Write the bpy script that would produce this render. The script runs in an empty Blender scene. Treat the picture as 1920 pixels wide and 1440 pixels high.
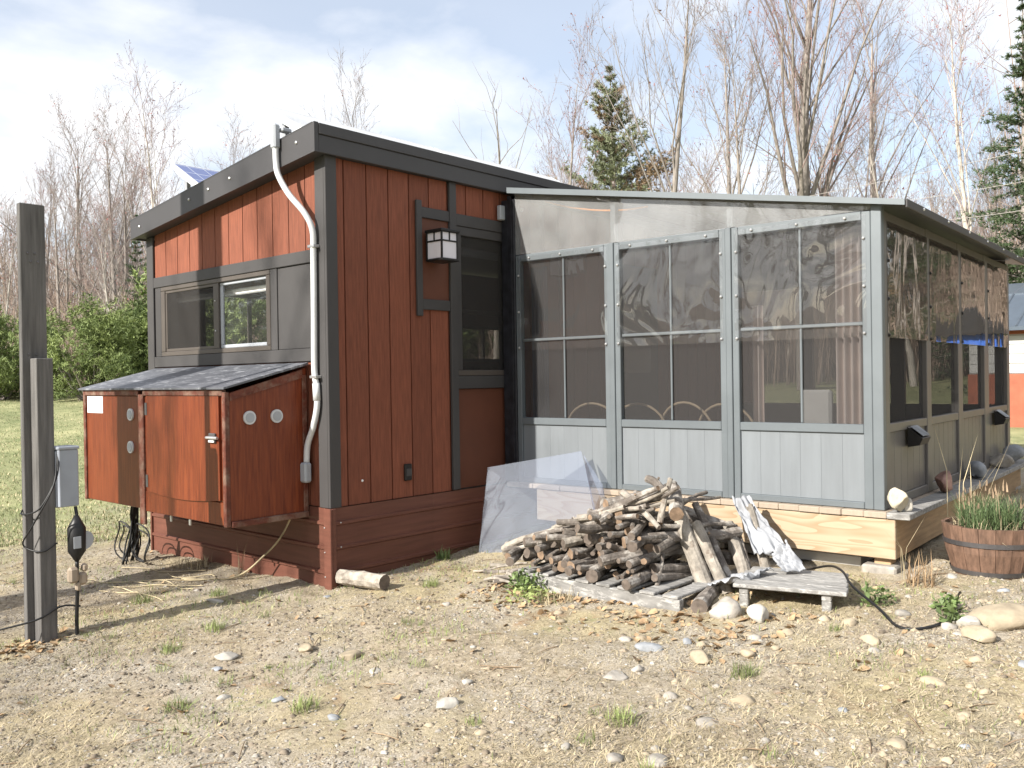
import bpy, math, random
import numpy as np
from mathutils import Vector, Matrix

# ------------------------------------------------------------------ camera, sky, sun, exposure
scene = bpy.context.scene
COL = scene.collection
CAM = np.array([-3.6995, -5.0041, 1.5145])
YAW, PITCH, ROLL, FPX = 0.7296, 0.0065, 0.0153, 1653.7
_fw = np.array([math.cos(YAW), math.sin(YAW), 0]); _rt = np.array([math.sin(YAW), -math.cos(YAW), 0]); _up = np.array([0, 0, 1.0])
CF = _fw * math.cos(PITCH) - _up * math.sin(PITCH); _u2 = _up * math.cos(PITCH) + _fw * math.sin(PITCH)
CR = _rt * math.cos(ROLL) - _u2 * math.sin(ROLL); CU = _u2 * math.cos(ROLL) + _rt * math.sin(ROLL)
cam_data = bpy.data.cameras.new('camera'); cam = bpy.data.objects.new('camera', cam_data); COL.objects.link(cam)
M = Matrix.Identity(4)
for i in range(3):
    M[i][0] = CR[i]; M[i][1] = CU[i]; M[i][2] = -CF[i]; M[i][3] = CAM[i]
cam.matrix_world = M
cam_data.sensor_width = 36; cam_data.lens = 36 * FPX / 1920; cam_data.clip_start = 0.05; cam_data.clip_end = 2000
scene.camera = cam

SUN = np.array([-1.0, 0.17, 0.62]); SUN /= np.linalg.norm(SUN)
sun_data = bpy.data.lights.new('sun', 'SUN'); sun_data.energy = 5.0; sun_data.angle = math.radians(0.6); sun_data.color = (1.0, 0.95, 0.87)
sun = bpy.data.objects.new('sun', sun_data); COL.objects.link(sun)
sun.rotation_euler = Vector(tuple(SUN)).to_track_quat('Z', 'Y').to_euler(); sun.location = (-20, 3, 15)

world = bpy.data.worlds.new('World'); scene.world = world; world.use_nodes = True
wn = world.node_tree.nodes; wl = world.node_tree.links
for n in list(wn): wn.remove(n)
def wnode(t, **k):
    n = wn.new(t)
    for a, b in k.items(): setattr(n, a, b)
    return n
wo = wnode('ShaderNodeOutputWorld'); bg = wnode('ShaderNodeBackground'); bg.inputs[1].default_value = 0.11
sky = wnode('ShaderNodeTexSky', sky_type='NISHITA'); sky.sun_disc = False
sky.sun_elevation = math.asin(SUN[2]); sky.sun_rotation = math.atan2(SUN[0], SUN[1])
sky.air_density = 1.0; sky.dust_density = 1.2; sky.ozone_density = 1.0
tc = wnode('ShaderNodeTexCoord')
sep = wnode('ShaderNodeSeparateXYZ'); wl.new(tc.outputs['Generated'], sep.inputs[0])
zz = wnode('ShaderNodeMath', operation='MAXIMUM'); zz.inputs[1].default_value = 0.0; wl.new(sep.outputs[2], zz.inputs[0])
za = wnode('ShaderNodeMath', operation='ADD'); za.inputs[1].default_value = 0.22; wl.new(zz.outputs[0], za.inputs[0])
dx = wnode('ShaderNodeMath', operation='DIVIDE'); dy = wnode('ShaderNodeMath', operation='DIVIDE')
wl.new(sep.outputs[0], dx.inputs[0]); wl.new(za.outputs[0], dx.inputs[1]); wl.new(sep.outputs[1], dy.inputs[0]); wl.new(za.outputs[0], dy.inputs[1])
cmb = wnode('ShaderNodeCombineXYZ'); wl.new(dx.outputs[0], cmb.inputs[0]); wl.new(dy.outputs[0], cmb.inputs[1])
cmap = wnode('ShaderNodeMapping'); cmap.inputs['Location'].default_value = (4.1, 2.3, 0.0); wl.new(cmb.outputs[0], cmap.inputs[0])
cn = wnode('ShaderNodeTexNoise'); cn.inputs['Scale'].default_value = 1.15; cn.inputs['Detail'].default_value = 7; cn.inputs['Roughness'].default_value = 0.52; cn.inputs['Distortion'].default_value = 0.25
wl.new(cmap.outputs[0], cn.inputs['Vector'])
cr = wnode('ShaderNodeValToRGB'); cr.color_ramp.elements[0].position = 0.43; cr.color_ramp.elements[1].position = 0.58
cr.color_ramp.elements[0].color = (0.40, 0.40, 0.40, 1); cr.color_ramp.elements[1].color = (1, 1, 1, 1)
wl.new(cn.outputs[0], cr.inputs[0])
cn2 = wnode('ShaderNodeTexNoise'); cn2.inputs['Scale'].default_value = 2.2; cn2.inputs['Detail'].default_value = 5
wl.new(cmap.outputs[0], cn2.inputs['Vector'])
cc = wnode('ShaderNodeValToRGB'); cc.color_ramp.elements[0].position = 0.3; cc.color_ramp.elements[1].position = 0.62
cc.color_ramp.elements[0].color = (5.3, 5.5, 5.8, 1); cc.color_ramp.elements[1].color = (6.0, 6.05, 6.2, 1)
wl.new(cn2.outputs[0], cc.inputs[0])
cm = wnode('ShaderNodeMix', data_type='RGBA'); wl.new(cr.outputs[0], cm.inputs[0]); wl.new(sky.outputs[0], cm.inputs[6]); wl.new(cc.outputs[0], cm.inputs[7])
wl.new(cm.outputs[2], bg.inputs[0]); wl.new(bg.outputs[0], wo.inputs[0])

scene.view_settings.view_transform = 'Standard'; scene.view_settings.look = 'None'
scene.view_settings.exposure = 0.88; scene.view_settings.gamma = 1.0
scene.cycles.max_bounces = 8; scene.cycles.transparent_max_bounces = 24
scene.cycles.use_denoising = True

# ------------------------------------------------------------------ materials
MATS = {}
def mat(name, col, rough=0.7, metal=0.0, var=0.15, scale=6.0, stretch=(1, 1, 1), bump=0.0, bscale=None, spec=0.4, col2=None, detail=5, wear=None, wear_scale=9, wear_pos=(0.56, 0.64)):
    """noise-varied principled material; object coordinates; stretch squeezes the grain; wear = (colour) of worn patches"""
    if name in MATS: return MATS[name]
    m = bpy.data.materials.new(name); m.use_nodes = True; N = m.node_tree.nodes; L = m.node_tree.links
    b = N['Principled BSDF']; b.inputs['Roughness'].default_value = rough; b.inputs['Metallic'].default_value = metal
    b.inputs['Specular IOR Level'].default_value = spec
    t = N.new('ShaderNodeTexCoord'); g = N.new('ShaderNodeNewGeometry')
    mp = N.new('ShaderNodeMapping'); mp.inputs['Scale'].default_value = stretch; L.new(g.outputs['Position'], mp.inputs[0])
    n = N.new('ShaderNodeTexNoise'); n.inputs['Scale'].default_value = scale; n.inputs['Detail'].default_value = detail; n.inputs['Roughness'].default_value = 0.6
    L.new(mp.outputs[0], n.inputs['Vector'])
    r = N.new('ShaderNodeValToRGB'); c2 = col2 or tuple(c * (1 - 2 * var) for c in col); c1 = tuple(min(1, c * (1 + var)) for c in col)
    r.color_ramp.elements[0].position = 0.3; r.color_ramp.elements[1].position = 0.7
    r.color_ramp.elements[0].color = (*c2, 1); r.color_ramp.elements[1].color = (*c1, 1)
    L.new(n.outputs[0], r.inputs[0]); out = r.outputs[0]
    oi = N.new('ShaderNodeObjectInfo')
    hv = N.new('ShaderNodeHueSaturation'); mr = N.new('ShaderNodeMapRange'); mr.inputs[3].default_value = 1 - var * 0.6; mr.inputs[4].default_value = 1 + var * 0.6
    L.new(oi.outputs['Random'], mr.inputs[0]); L.new(mr.outputs[0], hv.inputs['Value']); L.new(out, hv.inputs['Color']); out = hv.outputs[0]
    if wear:
        wt = N.new('ShaderNodeTexNoise'); wt.inputs['Scale'].default_value = wear_scale; wt.inputs['Detail'].default_value = 8; wt.inputs['Roughness'].default_value = 0.7
        L.new(mp.outputs[0], wt.inputs['Vector'])
        wr = N.new('ShaderNodeValToRGB'); wr.color_ramp.elements[0].position = wear_pos[0]; wr.color_ramp.elements[1].position = wear_pos[1]
        L.new(wt.outputs[0], wr.inputs[0])
        mx = N.new('ShaderNodeMix'); mx.data_type = 'RGBA'; L.new(wr.outputs[0], mx.inputs[0]); L.new(out, mx.inputs[6]); mx.inputs[7].default_value = (*wear, 1); out = mx.outputs[2]
    L.new(out, b.inputs['Base Color'])
    if bump:
        n2 = N.new('ShaderNodeTexNoise'); n2.inputs['Scale'].default_value = bscale or scale * 3; n2.inputs['Detail'].default_value = 4
        L.new(mp.outputs[0], n2.inputs['Vector'])
        bp = N.new('ShaderNodeBump'); bp.inputs['Strength'].default_value = bump; bp.inputs['Distance'].default_value = 0.01
        L.new(n2.outputs[0], bp.inputs['Height']); L.new(bp.outputs[0], b.inputs['Normal'])
    MATS[name] = m
    return m

GR = (9, 9, 0.7)    # vertical grain
mat('siding_red', (0.205, 0.064, 0.034), 0.75, var=0.16, scale=7, stretch=GR, bump=0.25, bscale=40)
mat('panel_brown', (0.125, 0.042, 0.022), 0.6, var=0.08, scale=3)
mat('box_stain', (0.172, 0.040, 0.013), 0.42, var=0.2, scale=6, stretch=(11, 11, 0.6), bump=0.12, bscale=30, col2=(0.10, 0.018, 0.007), wear=(0.22, 0.062, 0.016), wear_scale=5, wear_pos=(0.62, 0.75))
mat('box_trim', (0.125, 0.032, 0.017), 0.65, var=0.2, scale=9, stretch=(2.5, 2.5, 2.5), wear=(0.24, 0.175, 0.13), wear_scale=3, wear_pos=(0.45, 0.75), bump=0.3)
mat('trim_grey', (0.054, 0.051, 0.051), 0.6, var=0.05, scale=3)
mat('fascia_grey', (0.052, 0.050, 0.052), 0.5, var=0.05, scale=2)
mat('window_frame', (0.085, 0.072, 0.062), 0.45, var=0.05)
mat('skirt', (0.140, 0.055, 0.038), 0.5, var=0.12, scale=4, stretch=(0.6, 0.6, 8), spec=0.3)
mat('metal_roof', (0.08, 0.08, 0.085), 0.4, metal=0.2, var=0.06)
mat('porch_frame', (0.136, 0.154, 0.166), 0.42, metal=0.15, var=0.06, scale=3)
mat('porch_panel', (0.170, 0.186, 0.200), 0.5, var=0.05, scale=2.5, stretch=(6, 6, 0.6))
mat('porch_side', (0.145, 0.135, 0.128), 0.4, metal=0.15, var=0.06)
mat('black_strip', (0.018, 0.018, 0.024), 0.5, var=0.4, scale=14, wear=(0.16, 0.17, 0.19), wear_scale=30, wear_pos=(0.68, 0.75))
mat('screw', (0.62, 0.62, 0.62), 0.3, metal=0.7)
mat('white_plastic', (0.58, 0.59, 0.60), 0.45, var=0.04)
mat('grey_plastic', (0.36, 0.38, 0.41), 0.5, var=0.05)
mat('box_grey', (0.30, 0.325, 0.37), 0.5, var=0.05)
mat('black_plastic', (0.012, 0.012, 0.013), 0.45, var=0.1)
mat('tan_plastic', (0.36, 0.29, 0.22), 0.6, var=0.12)
mat('lamp_black', (0.012, 0.011, 0.011), 0.4, var=0.1)
mat('frosted', (0.70, 0.68, 0.73), 0.4, var=0.02)
mat('paper', (0.86, 0.86, 0.85), 0.8, var=0.02)
mat('post_wood', (0.125, 0.119, 0.114), 0.8, var=0.2, scale=5, stretch=(9, 9, 0.5), bump=0.25, bscale=30)
mat('deck_fresh', (0.40, 0.27, 0.155), 0.7, var=0.16, scale=4, stretch=(0.8, 0.8, 9), bump=0.1)
mat('deck_board', (0.35, 0.285, 0.22), 0.8, var=0.06, scale=5, stretch=(2, 9, 2), bump=0.2)
mat('weathered', (0.24, 0.232, 0.22), 0.85, var=0.2, scale=6, stretch=(9, 1.2, 4), bump=0.25, wear=(0.40, 0.39, 0.37), wear_pos=(0.5, 0.6))
mat('bark', (0.20, 0.172, 0.148), 0.9, var=0.28, scale=10, stretch=(1, 1, 1), bump=0.8, bscale=45, wear=(0.37, 0.345, 0.31), wear_scale=10, wear_pos=(0.5, 0.62))
mat('bark_pale', (0.33, 0.295, 0.25), 0.9, var=0.25, scale=14, bump=0.8, bscale=40, wear=(0.15, 0.115, 0.09), wear_scale=11, wear_pos=(0.55, 0.66))
mat('log_end', (0.24, 0.165, 0.11), 0.85, var=0.22, scale=30)
mat('log_end_grey', (0.135, 0.108, 0.088), 0.9, var=0.22, scale=30)
mat('stone_grey', (0.36, 0.33, 0.29), 0.85, var=0.2, scale=14, bump=0.4)
mat('stone_tan', (0.38, 0.315, 0.225), 0.85, var=0.16, scale=12, bump=0.4)
mat('stone_white', (0.42, 0.395, 0.35), 0.8, var=0.14, scale=12, bump=0.4)
mat('quartz', (0.48, 0.43, 0.33), 0.6, var=0.1, scale=10, bump=0.5, wear=(0.44, 0.30, 0.13), wear_scale=18, wear_pos=(0.55, 0.68))
mat('pink_stone', (0.33, 0.19, 0.15), 0.6, var=0.25, scale=16, bump=0.4)
mat('slate', (0.30, 0.315, 0.335), 0.7, var=0.2, scale=12, bump=0.4)
mat('tarp', (0.32, 0.33, 0.35), 0.55, var=0.15, scale=5)
mat('barrel', (0.17, 0.10, 0.068), 0.75, var=0.25, scale=8, stretch=(5, 5, 1), bump=0.25)
mat('hoop', (0.13, 0.125, 0.13), 0.45, metal=0.6)
mat('soil', (0.10, 0.065, 0.04), 0.95, var=0.3, scale=30)
mat('straw', (0.53, 0.445, 0.285), 0.85, var=0.32, scale=5)
mat('dead_stem', (0.32, 0.23, 0.15), 0.85, var=0.25, scale=8)
mat('lawn_green', (0.22, 0.25, 0.11), 0.7, var=0.3, scale=2)
mat('grass_green', (0.26, 0.31, 0.11), 0.7, var=0.3, scale=4)
mat('lavender_green', (0.13, 0.19, 0.08), 0.7, var=0.25, scale=9)
mat('clod', (0.30, 0.245, 0.185), 0.95, var=0.35, scale=20)
mat('matted', (0.44, 0.365, 0.235), 0.9, var=0.35, scale=14)
mat('leaf_dry', (0.40, 0.285, 0.165), 0.8, var=0.3, scale=9, col2=(0.20, 0.125, 0.07))
mat('weed_green', (0.15, 0.21, 0.07), 0.6, var=0.3, scale=9)
mat('curtain', (0.62, 0.53, 0.49), 0.85, var=0.06)
mat('curtain_shaded', (0.07, 0.075, 0.11), 0.85, var=0.06)  # dark blue paints in shadow lit only by the sky
mat('cane', (0.52, 0.40, 0.27), 0.5, var=0.1)
mat('interior', (0.13, 0.12, 0.115), 0.8, var=0.06)
mat('interior_floor', (0.22, 0.15, 0.09), 0.6, var=0.1)
mat('blue_roof', (0.10, 0.125, 0.155), 0.35, metal=0.3, var=0.06)
mat('blue_paint', (0.03, 0.13, 0.55), 0.5)
mat('shed_red', (0.36, 0.11, 0.06), 0.7, var=0.1)
mat('shed_white', (0.55, 0.545, 0.53), 0.7, var=0.05)
mat('wire_white', (0.40, 0.37, 0.34), 0.5)
mat('orange_cord', (0.80, 0.30, 0.05), 0.5)
mat('trunk_grey', (0.30, 0.265, 0.235), 0.9, var=0.25, scale=5, stretch=(4, 4, 0.8), bump=0.4)
mat('trunk_pale', (0.50, 0.455, 0.40), 0.85, var=0.2, scale=4, wear=(0.15, 0.12, 0.10), wear_scale=6, wear_pos=(0.6, 0.68))
mat('twig_grey', (0.31, 0.265, 0.24), 0.85, var=0.18, scale=2)  # base lightened in place of haze over the far trees
mat('twig_mauve', (0.34, 0.25, 0.235), 0.85, var=0.2, scale=2)  # paler as well, distance haze put into the colour
mat('bud_red', (0.32, 0.13, 0.11), 0.8, var=0.25, scale=3)
mat('brush', (0.29, 0.225, 0.18), 0.9, var=0.3, scale=0.5, col2=(0.17, 0.125, 0.095))  # haze over the undergrowth is part of this lighter tone
mat('needle_pine', (0.20, 0.22, 0.125), 0.7, var=0.3, scale=0.9, col2=(0.13, 0.15, 0.085))
mat('needle_rust', (0.24, 0.17, 0.10), 0.75, var=0.3, scale=1.2)
mat('needle_spruce', (0.075, 0.115, 0.05), 0.7, var=0.35, scale=1.2)
mat('needle_young', (0.21, 0.255, 0.085), 0.7, var=0.3, scale=0.8, col2=(0.10, 0.145, 0.05))

def glassy(name, dust=(0.5, 0.5, 0.5), dust_amt=0.06, wave=0.0, wscale=2.0, rough=0.02, ior=1.5, tint=(1, 1, 1), wst=(1, 1, 1), gloss_mul=1.0):
    m = bpy.data.materials.new(name); m.use_nodes = True; N = m.node_tree.nodes; L = m.node_tree.links
    for n in list(N): N.remove(n)
    o = N.new('ShaderNodeOutputMaterial'); tr = N.new('ShaderNodeBsdfTransparent'); tr.inputs[0].default_value = (*tint, 1)
    gl = N.new('ShaderNodeBsdfGlossy'); gl.inputs['Roughness'].default_value = rough
    fr = N.new('ShaderNodeFresnel'); gb_ = N.new('ShaderNodeNewGeometry'); im = N.new('ShaderNodeMapRange'); im.inputs[3].default_value = ior; im.inputs[4].default_value = 1 / ior; L.new(gb_.outputs['Backfacing'], im.inputs[0]); L.new(im.outputs[0], fr.inputs[0])
    ml = N.new('ShaderNodeMath'); ml.operation = 'MULTIPLY'; ml.use_clamp = True; ml.inputs[1].default_value = gloss_mul; L.new(fr.outputs[0], ml.inputs[0])
    g = N.new('ShaderNodeNewGeometry'); mp = N.new('ShaderNodeMapping'); mp.inputs['Scale'].default_value = wst; L.new(g.outputs['Position'], mp.inputs[0])
    df = N.new('ShaderNodeBsdfDiffuse'); df.inputs[0].default_value = (*dust, 1)
    dn = N.new('ShaderNodeTexNoise'); dn.inputs['Scale'].default_value = 3; dn.inputs['Detail'].default_value = 6; L.new(mp.outputs[0], dn.inputs['Vector'])
    dm = N.new('ShaderNodeMapRange'); dm.inputs[1].default_value = 0.3; dm.inputs[2].default_value = 0.75; dm.inputs[3].default_value = dust_amt * 0.7; dm.inputs[4].default_value = dust_amt * 1.4; L.new(dn.outputs[0], dm.inputs[0])
    m1 = N.new('ShaderNodeMixShader'); L.new(dm.outputs[0], m1.inputs[0]); L.new(tr.outputs[0], m1.inputs[1]); L.new(df.outputs[0], m1.inputs[2])
    m2 = N.new('ShaderNodeMixShader'); L.new(ml.outputs[0], m2.inputs[0]); L.new(m1.outputs[0], m2.inputs[1]); L.new(gl.outputs[0], m2.inputs[2])
    if wave:
        n = N.new('ShaderNodeTexNoise'); n.inputs['Scale'].default_value = wscale; n.inputs['Detail'].default_value = 2.0; n.inputs['Distortion'].default_value = 0.6
        L.new(mp.outputs[0], n.inputs['Vector'])
        bp = N.new('ShaderNodeBump'); bp.inputs['Strength'].default_value = 1; bp.inputs['Distance'].default_value = wave; L.new(n.outputs[0], bp.inputs['Height'])
        L.new(bp.outputs[0], gl.inputs['Normal'])
    L.new(m2.outputs[0], o.inputs[0]); MATS[name] = m
    return m
glassy('window_glass', (0.4, 0.42, 0.40), 0.03, wave=0.0, gloss_mul=1.0)
glassy('storm_sheet', (0.45, 0.44, 0.43), 0.012, wave=0.02, wscale=2.4, wst=(1, 1, 0.7), gloss_mul=1.25)
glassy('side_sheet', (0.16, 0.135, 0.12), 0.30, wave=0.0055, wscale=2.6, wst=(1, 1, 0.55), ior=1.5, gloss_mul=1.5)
glassy('gable_sheet', (0.42, 0.425, 0.425), 0.26, wave=0.008, wscale=1.2, gloss_mul=1.8)
glassy('clear_sheet', (0.62, 0.66, 0.78), 0.026, wave=0.004, wscale=1.5, tint=(0.93, 0.95, 1.0), gloss_mul=5.0)

def screen_mat(name, col, cover):
    m = bpy.data.materials.new(name); m.use_nodes = True; N = m.node_tree.nodes; L = m.node_tree.links
    for n in list(N): N.remove(n)
    o = N.new('ShaderNodeOutputMaterial'); tr = N.new('ShaderNodeBsdfTransparent'); df = N.new('ShaderNodeBsdfDiffuse'); df.inputs[0].default_value = (*col, 1)
    mx = N.new('ShaderNodeMixShader'); mx.inputs[0].default_value = cover
    L.new(tr.outputs[0], mx.inputs[1]); L.new(df.outputs[0], mx.inputs[2]); L.new(mx.outputs[0], o.inputs[0]); MATS[name] = m
screen_mat('insect_screen', (0.068, 0.066, 0.066), 0.38)
screen_mat('window_screen', (0.05, 0.047, 0.045), 0.50)

def solar_mat():
    m = bpy.data.materials.new('solar_cells'); m.use_nodes = True; N = m.node_tree.nodes; L = m.node_tree.links
    b = N['Principled BSDF']; b.inputs['Roughness'].default_value = 0.08; b.inputs['Specular IOR Level'].default_value = 0.8
    g = N.new('ShaderNodeNewGeometry'); br = N.new('ShaderNodeTexBrick'); br.offset = 0; br.inputs['Scale'].default_value = 6.4; br.inputs['Mortar Size'].default_value = 0.018
    br.inputs['Brick Width'].default_value = 1.0; br.inputs['Row Height'].default_value = 1.0
    br.inputs['Color1'].default_value = (0.10, 0.13, 0.30, 1); br.inputs['Color2'].default_value = (0.11, 0.14, 0.32, 1); br.inputs['Mortar'].default_value = (0.7, 0.72, 0.75, 1)
    L.new(g.outputs['Position'], br.inputs['Vector']); L.new(br.outputs[0], b.inputs['Base Color']); MATS['solar_cells'] = m
solar_mat()

def shingle_mat():   # weathered flashing roof of the box: dark with rows of pale scuffs
    m = bpy.data.materials.new('box_roof'); m.use_nodes = True; N = m.node_tree.nodes; L = m.node_tree.links
    b = N['Principled BSDF']; b.inputs['Roughness'].default_value = 0.55
    g = N.new('ShaderNodeNewGeometry'); mp = N.new('ShaderNodeMapping'); mp.inputs['Scale'].default_value = (16, 4.5, 1); L.new(g.outputs['Position'], mp.inputs[0])
    n = N.new('ShaderNodeTexNoise'); n.inputs['Scale'].default_value = 1.6; n.inputs['Detail'].default_value = 5; n.inputs['Roughness'].default_value = 0.65; L.new(mp.outputs[0], n.inputs['Vector'])
    r = N.new('ShaderNodeValToRGB'); r.color_ramp.elements[0].position = 0.53; r.color_ramp.elements[1].position = 0.66
    r.color_ramp.elements[0].color = (0.10, 0.105, 0.12, 1); r.color_ramp.elements[1].color = (0.27, 0.28, 0.30, 1); L.new(n.outputs[0], r.inputs[0])
    L.new(r.outputs[0], b.inputs['Base Color']); MATS['box_roof'] = m
shingle_mat()

def pine_mat():      # fresh sawn board with knots and cathedral grain
    m = bpy.data.materials.new('sawn_pine'); m.use_nodes = True; N = m.node_tree.nodes; L = m.node_tree.links
    b = N['Principled BSDF']; b.inputs['Roughness'].default_value = 0.7
    g = N.new('ShaderNodeNewGeometry'); mp = N.new('ShaderNodeMapping'); mp.inputs['Scale'].default_value = (0.55, 0.55, 4.0); L.new(g.outputs['Position'], mp.inputs[0])
    n = N.new('ShaderNodeTexNoise'); n.inputs['Scale'].default_value = 1.5; n.inputs['Detail'].default_value = 2; L.new(mp.outputs[0], n.inputs['Vector'])
    mu = N.new('ShaderNodeMath'); mu.operation = 'MULTIPLY'; mu.inputs[1].default_value = 14; L.new(n.outputs[0], mu.inputs[0])
    fr = N.new('ShaderNodeMath'); fr.operation = 'FRACT'; L.new(mu.outputs[0], fr.inputs[0])
    r = N.new('ShaderNodeValToRGB'); r.color_ramp.elements[0].color = (0.40, 0.31, 0.21, 1); r.color_ramp.elements[1].color = (0.32, 0.22, 0.13, 1)
    r.color_ramp.elements[0].position = 0.35; r.color_ramp.elements[1].position = 0.95; L.new(fr.outputs[0], r.inputs[0])
    L.new(r.outputs[0], b.inputs['Base Color']); MATS['sawn_pine'] = m
pine_mat()

# ------------------------------------------------------------------ object helpers
def wloc(o):
    v = Vector((0, 0, 0))
    while o is not None: v += o.location; o = o.parent
    return v
def mesh_obj(name, verts, faces, material, parent=None, origin=None, smooth=False, mats=None, mat_idx=None):
    V = np.asarray(verts, dtype=float).reshape(-1, 3)
    if origin is None: origin = (V[:, 0].mean(), V[:, 1].mean(), V[:, 2].min())
    origin = np.asarray(origin, float)
    me = bpy.data.meshes.new(name); me.from_pydata((V - origin).tolist(), [], [tuple(f) for f in faces])
    for mm in (mats or [material]): me.materials.append(MATS[mm] if isinstance(mm, str) else mm)
    if mat_idx is not None: me.polygons.foreach_set('material_index', np.asarray(mat_idx, dtype=np.int32))
    if smooth: me.polygons.foreach_set('use_smooth', [True] * len(me.polygons))
    me.update()
    o = bpy.data.objects.new(name, me); COL.objects.link(o)
    if parent is not None:
        o.parent = parent; o.location = Vector(origin) - wloc(parent)
    else: o.location = Vector(origin)
    return o
def tag(o, label, cat, group=None):
    o['label'] = label; o['category'] = cat
    if group: o['group'] = group
    return o
def thing(name, label, cat, loc=(0, 0, 0), group=None):
    o = bpy.data.objects.new(name, None); COL.objects.link(o); o.location = loc; o.empty_display_size = 0.1
    return tag(o, label, cat, group)
def kind(o, k): o['kind'] = k; return o

PY = 0.0427; PC0 = np.array([1.9118, -3.0719, 0.0]); PU = np.array([math.cos(PY), math.sin(PY), 0]); PW = np.array([-math.sin(PY), math.cos(PY), 0])
def ID(a): return np.asarray(a, float)
def PF(a):                        # porch frame (u away from front, w to the left of the near corner, z)
    a = np.asarray(a, float); return PC0 + np.outer(a[:, 0], PU) + np.outer(a[:, 1], PW) + np.outer(a[:, 2], [0, 0, 1])
def pf(u, w, z): return tuple(PF(np.array([[u, w, z]]))[0])

def cbox(lo, hi, c=0.004):
    """chamfered box verts, faces"""
    lo = np.minimum(lo, hi).astype(float) if False else np.array(lo, float); hi = np.array(hi, float)
    lo, hi = np.minimum(lo, hi), np.maximum(lo, hi)
    c = min(c, 0.3 * float((hi - lo).min()))
    V = []; idx = {}
    for i in range(8):
        b = [(i >> k) & 1 for k in range(3)]
        p = [hi[k] if b[k] else lo[k] for k in range(3)]; s = [-1 if b[k] else 1 for k in range(3)]
        for a in range(3):
            q = [p[k] + (s[k] * c if k != a else 0) for k in range(3)]; idx[(i, a)] = len(V); V.append(q)
    F = []
    for a in range(3):
        u, v = (a + 1) % 3, (a + 2) % 3
        for sd in (0, 1):
            cs = [sd << a, sd << a | 1 << u, sd << a | 1 << u | 1 << v, sd << a | 1 << v]
            f = [idx[(i, a)] for i in cs]
            F.append(f if sd else f[::-1])
    for a in range(3):
        u, v = (a + 1) % 3, (a + 2) % 3
        for bu in (0, 1):
            for bv in (0, 1):
                i0 = bu << u | bv << v; i1 = i0 | 1 << a
                f = [idx[(i0, u)], idx[(i1, u)], idx[(i1, v)], idx[(i0, v)]]
                F.append(f if (bu ^ bv) else f[::-1])
    for i in range(8):
        f = [idx[(i, 0)], idx[(i, 1)], idx[(i, 2)]]
        n = bin(i).count('1')
        F.append(f if n % 2 else f[::-1])
    return np.array(V), F
def bx(name, parent, m, lo, hi, fr=ID, c=0.004):
    V, F = cbox(lo, hi, c)
    return mesh_obj(name, fr(V), F, m, parent)
def merge(parts):
    V = []; F = []; n = 0
    for v, f in parts:
        v = np.asarray(v, float).reshape(-1, 3); V.append(v); F += [tuple(i + n for i in q) for q in f]; n += len(v)
    return np.concatenate(V), F
def prism(poly, axis_lo, axis_hi, axis):
    """extrude 2D polygon (list of (a,b)) along axis (0=x: a=y,b=z; 1=y: a=x,b=z; 2=z: a=x,b=y)"""
    def P(a, b, t): return {0: (t, a, b), 1: (a, t, b), 2: (a, b, t)}[axis]
    n = len(poly); V = [P(a, b, axis_lo) for a, b in poly] + [P(a, b, axis_hi) for a, b in poly]
    F = [tuple(range(n))[::-1], tuple(range(n, 2 * n))] + [(i, (i + 1) % n, n + (i + 1) % n, n + i) for i in range(n)]
    return np.array(V, float), F
def tube(path, radii, sides=6, cap=True):
    P = np.asarray(path, float); n = len(P); R = np.full(n, radii) if np.isscalar(radii) else np.asarray(radii, float)
    T = np.empty_like(P); T[1:-1] = P[2:] - P[:-2]; T[0] = P[1] - P[0]; T[-1] = P[-1] - P[-2]
    T /= np.linalg.norm(T, axis=1)[:, None] + 1e-12
    ref = np.array([0, 0, 1.0]) if abs(T[0][2]) < 0.9 else np.array([1.0, 0, 0])
    A = np.cross(T, ref); A /= np.linalg.norm(A, axis=1)[:, None] + 1e-9; B = np.cross(T, A)
    for k in range(1, n):
        if A[k] @ A[k - 1] < 0: A[k] *= -1; B[k] *= -1
    an = np.arange(sides) * 2 * math.pi / sides
    V = (P[:, None] + R[:, None, None] * (np.cos(an)[None, :, None] * A[:, None] + np.sin(an)[None, :, None] * B[:, None])).reshape(-1, 3)
    F = [(k * sides + i, k * sides + (i + 1) % sides, (k + 1) * sides + (i + 1) % sides, (k + 1) * sides + i) for k in range(n - 1) for i in range(sides)]
    if cap: F += [tuple(range(sides))[::-1], tuple(range((n - 1) * sides, n * sides))]
    return V, F
def smooth_path(pts, n=8):
    P = np.array(pts, float); P = np.vstack([2 * P[0] - P[1], P, 2 * P[-1] - P[-2]]); out = []
    for i in range(1, len(P) - 2):
        for t in np.linspace(0, 1, n, endpoint=False):
            a, b, c, d = P[i - 1:i + 3]
            out.append(0.5 * (2 * b + (c - a) * t + (2 * a - 5 * b + 4 * c - d) * t * t + (3 * b - a - 3 * c + d) * t ** 3))
    out.append(P[-2]); return np.array(out)
def lathe(profile, center, n=24, axis=(0, 0, 1)):
    V = []; F = []; cx, cy, cz = center
    for r, z in profile:
        for i in range(n):
            a = 2 * math.pi * i / n; V.append((cx + r * math.cos(a), cy + r * math.sin(a), cz + z))
    for k in range(len(profile) - 1):
        for i in range(n): F.append((k * n + i, k * n + (i + 1) % n, (k + 1) * n + (i + 1) % n, (k + 1) * n + i))
    return np.array(V), F
def disc(center, normal, r, th, n=16):
    nrm = np.array(normal, float); nrm /= np.linalg.norm(nrm); c = np.array(center, float)
    return tube([c, c + nrm * th], r, n)
_bolt = {}
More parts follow.
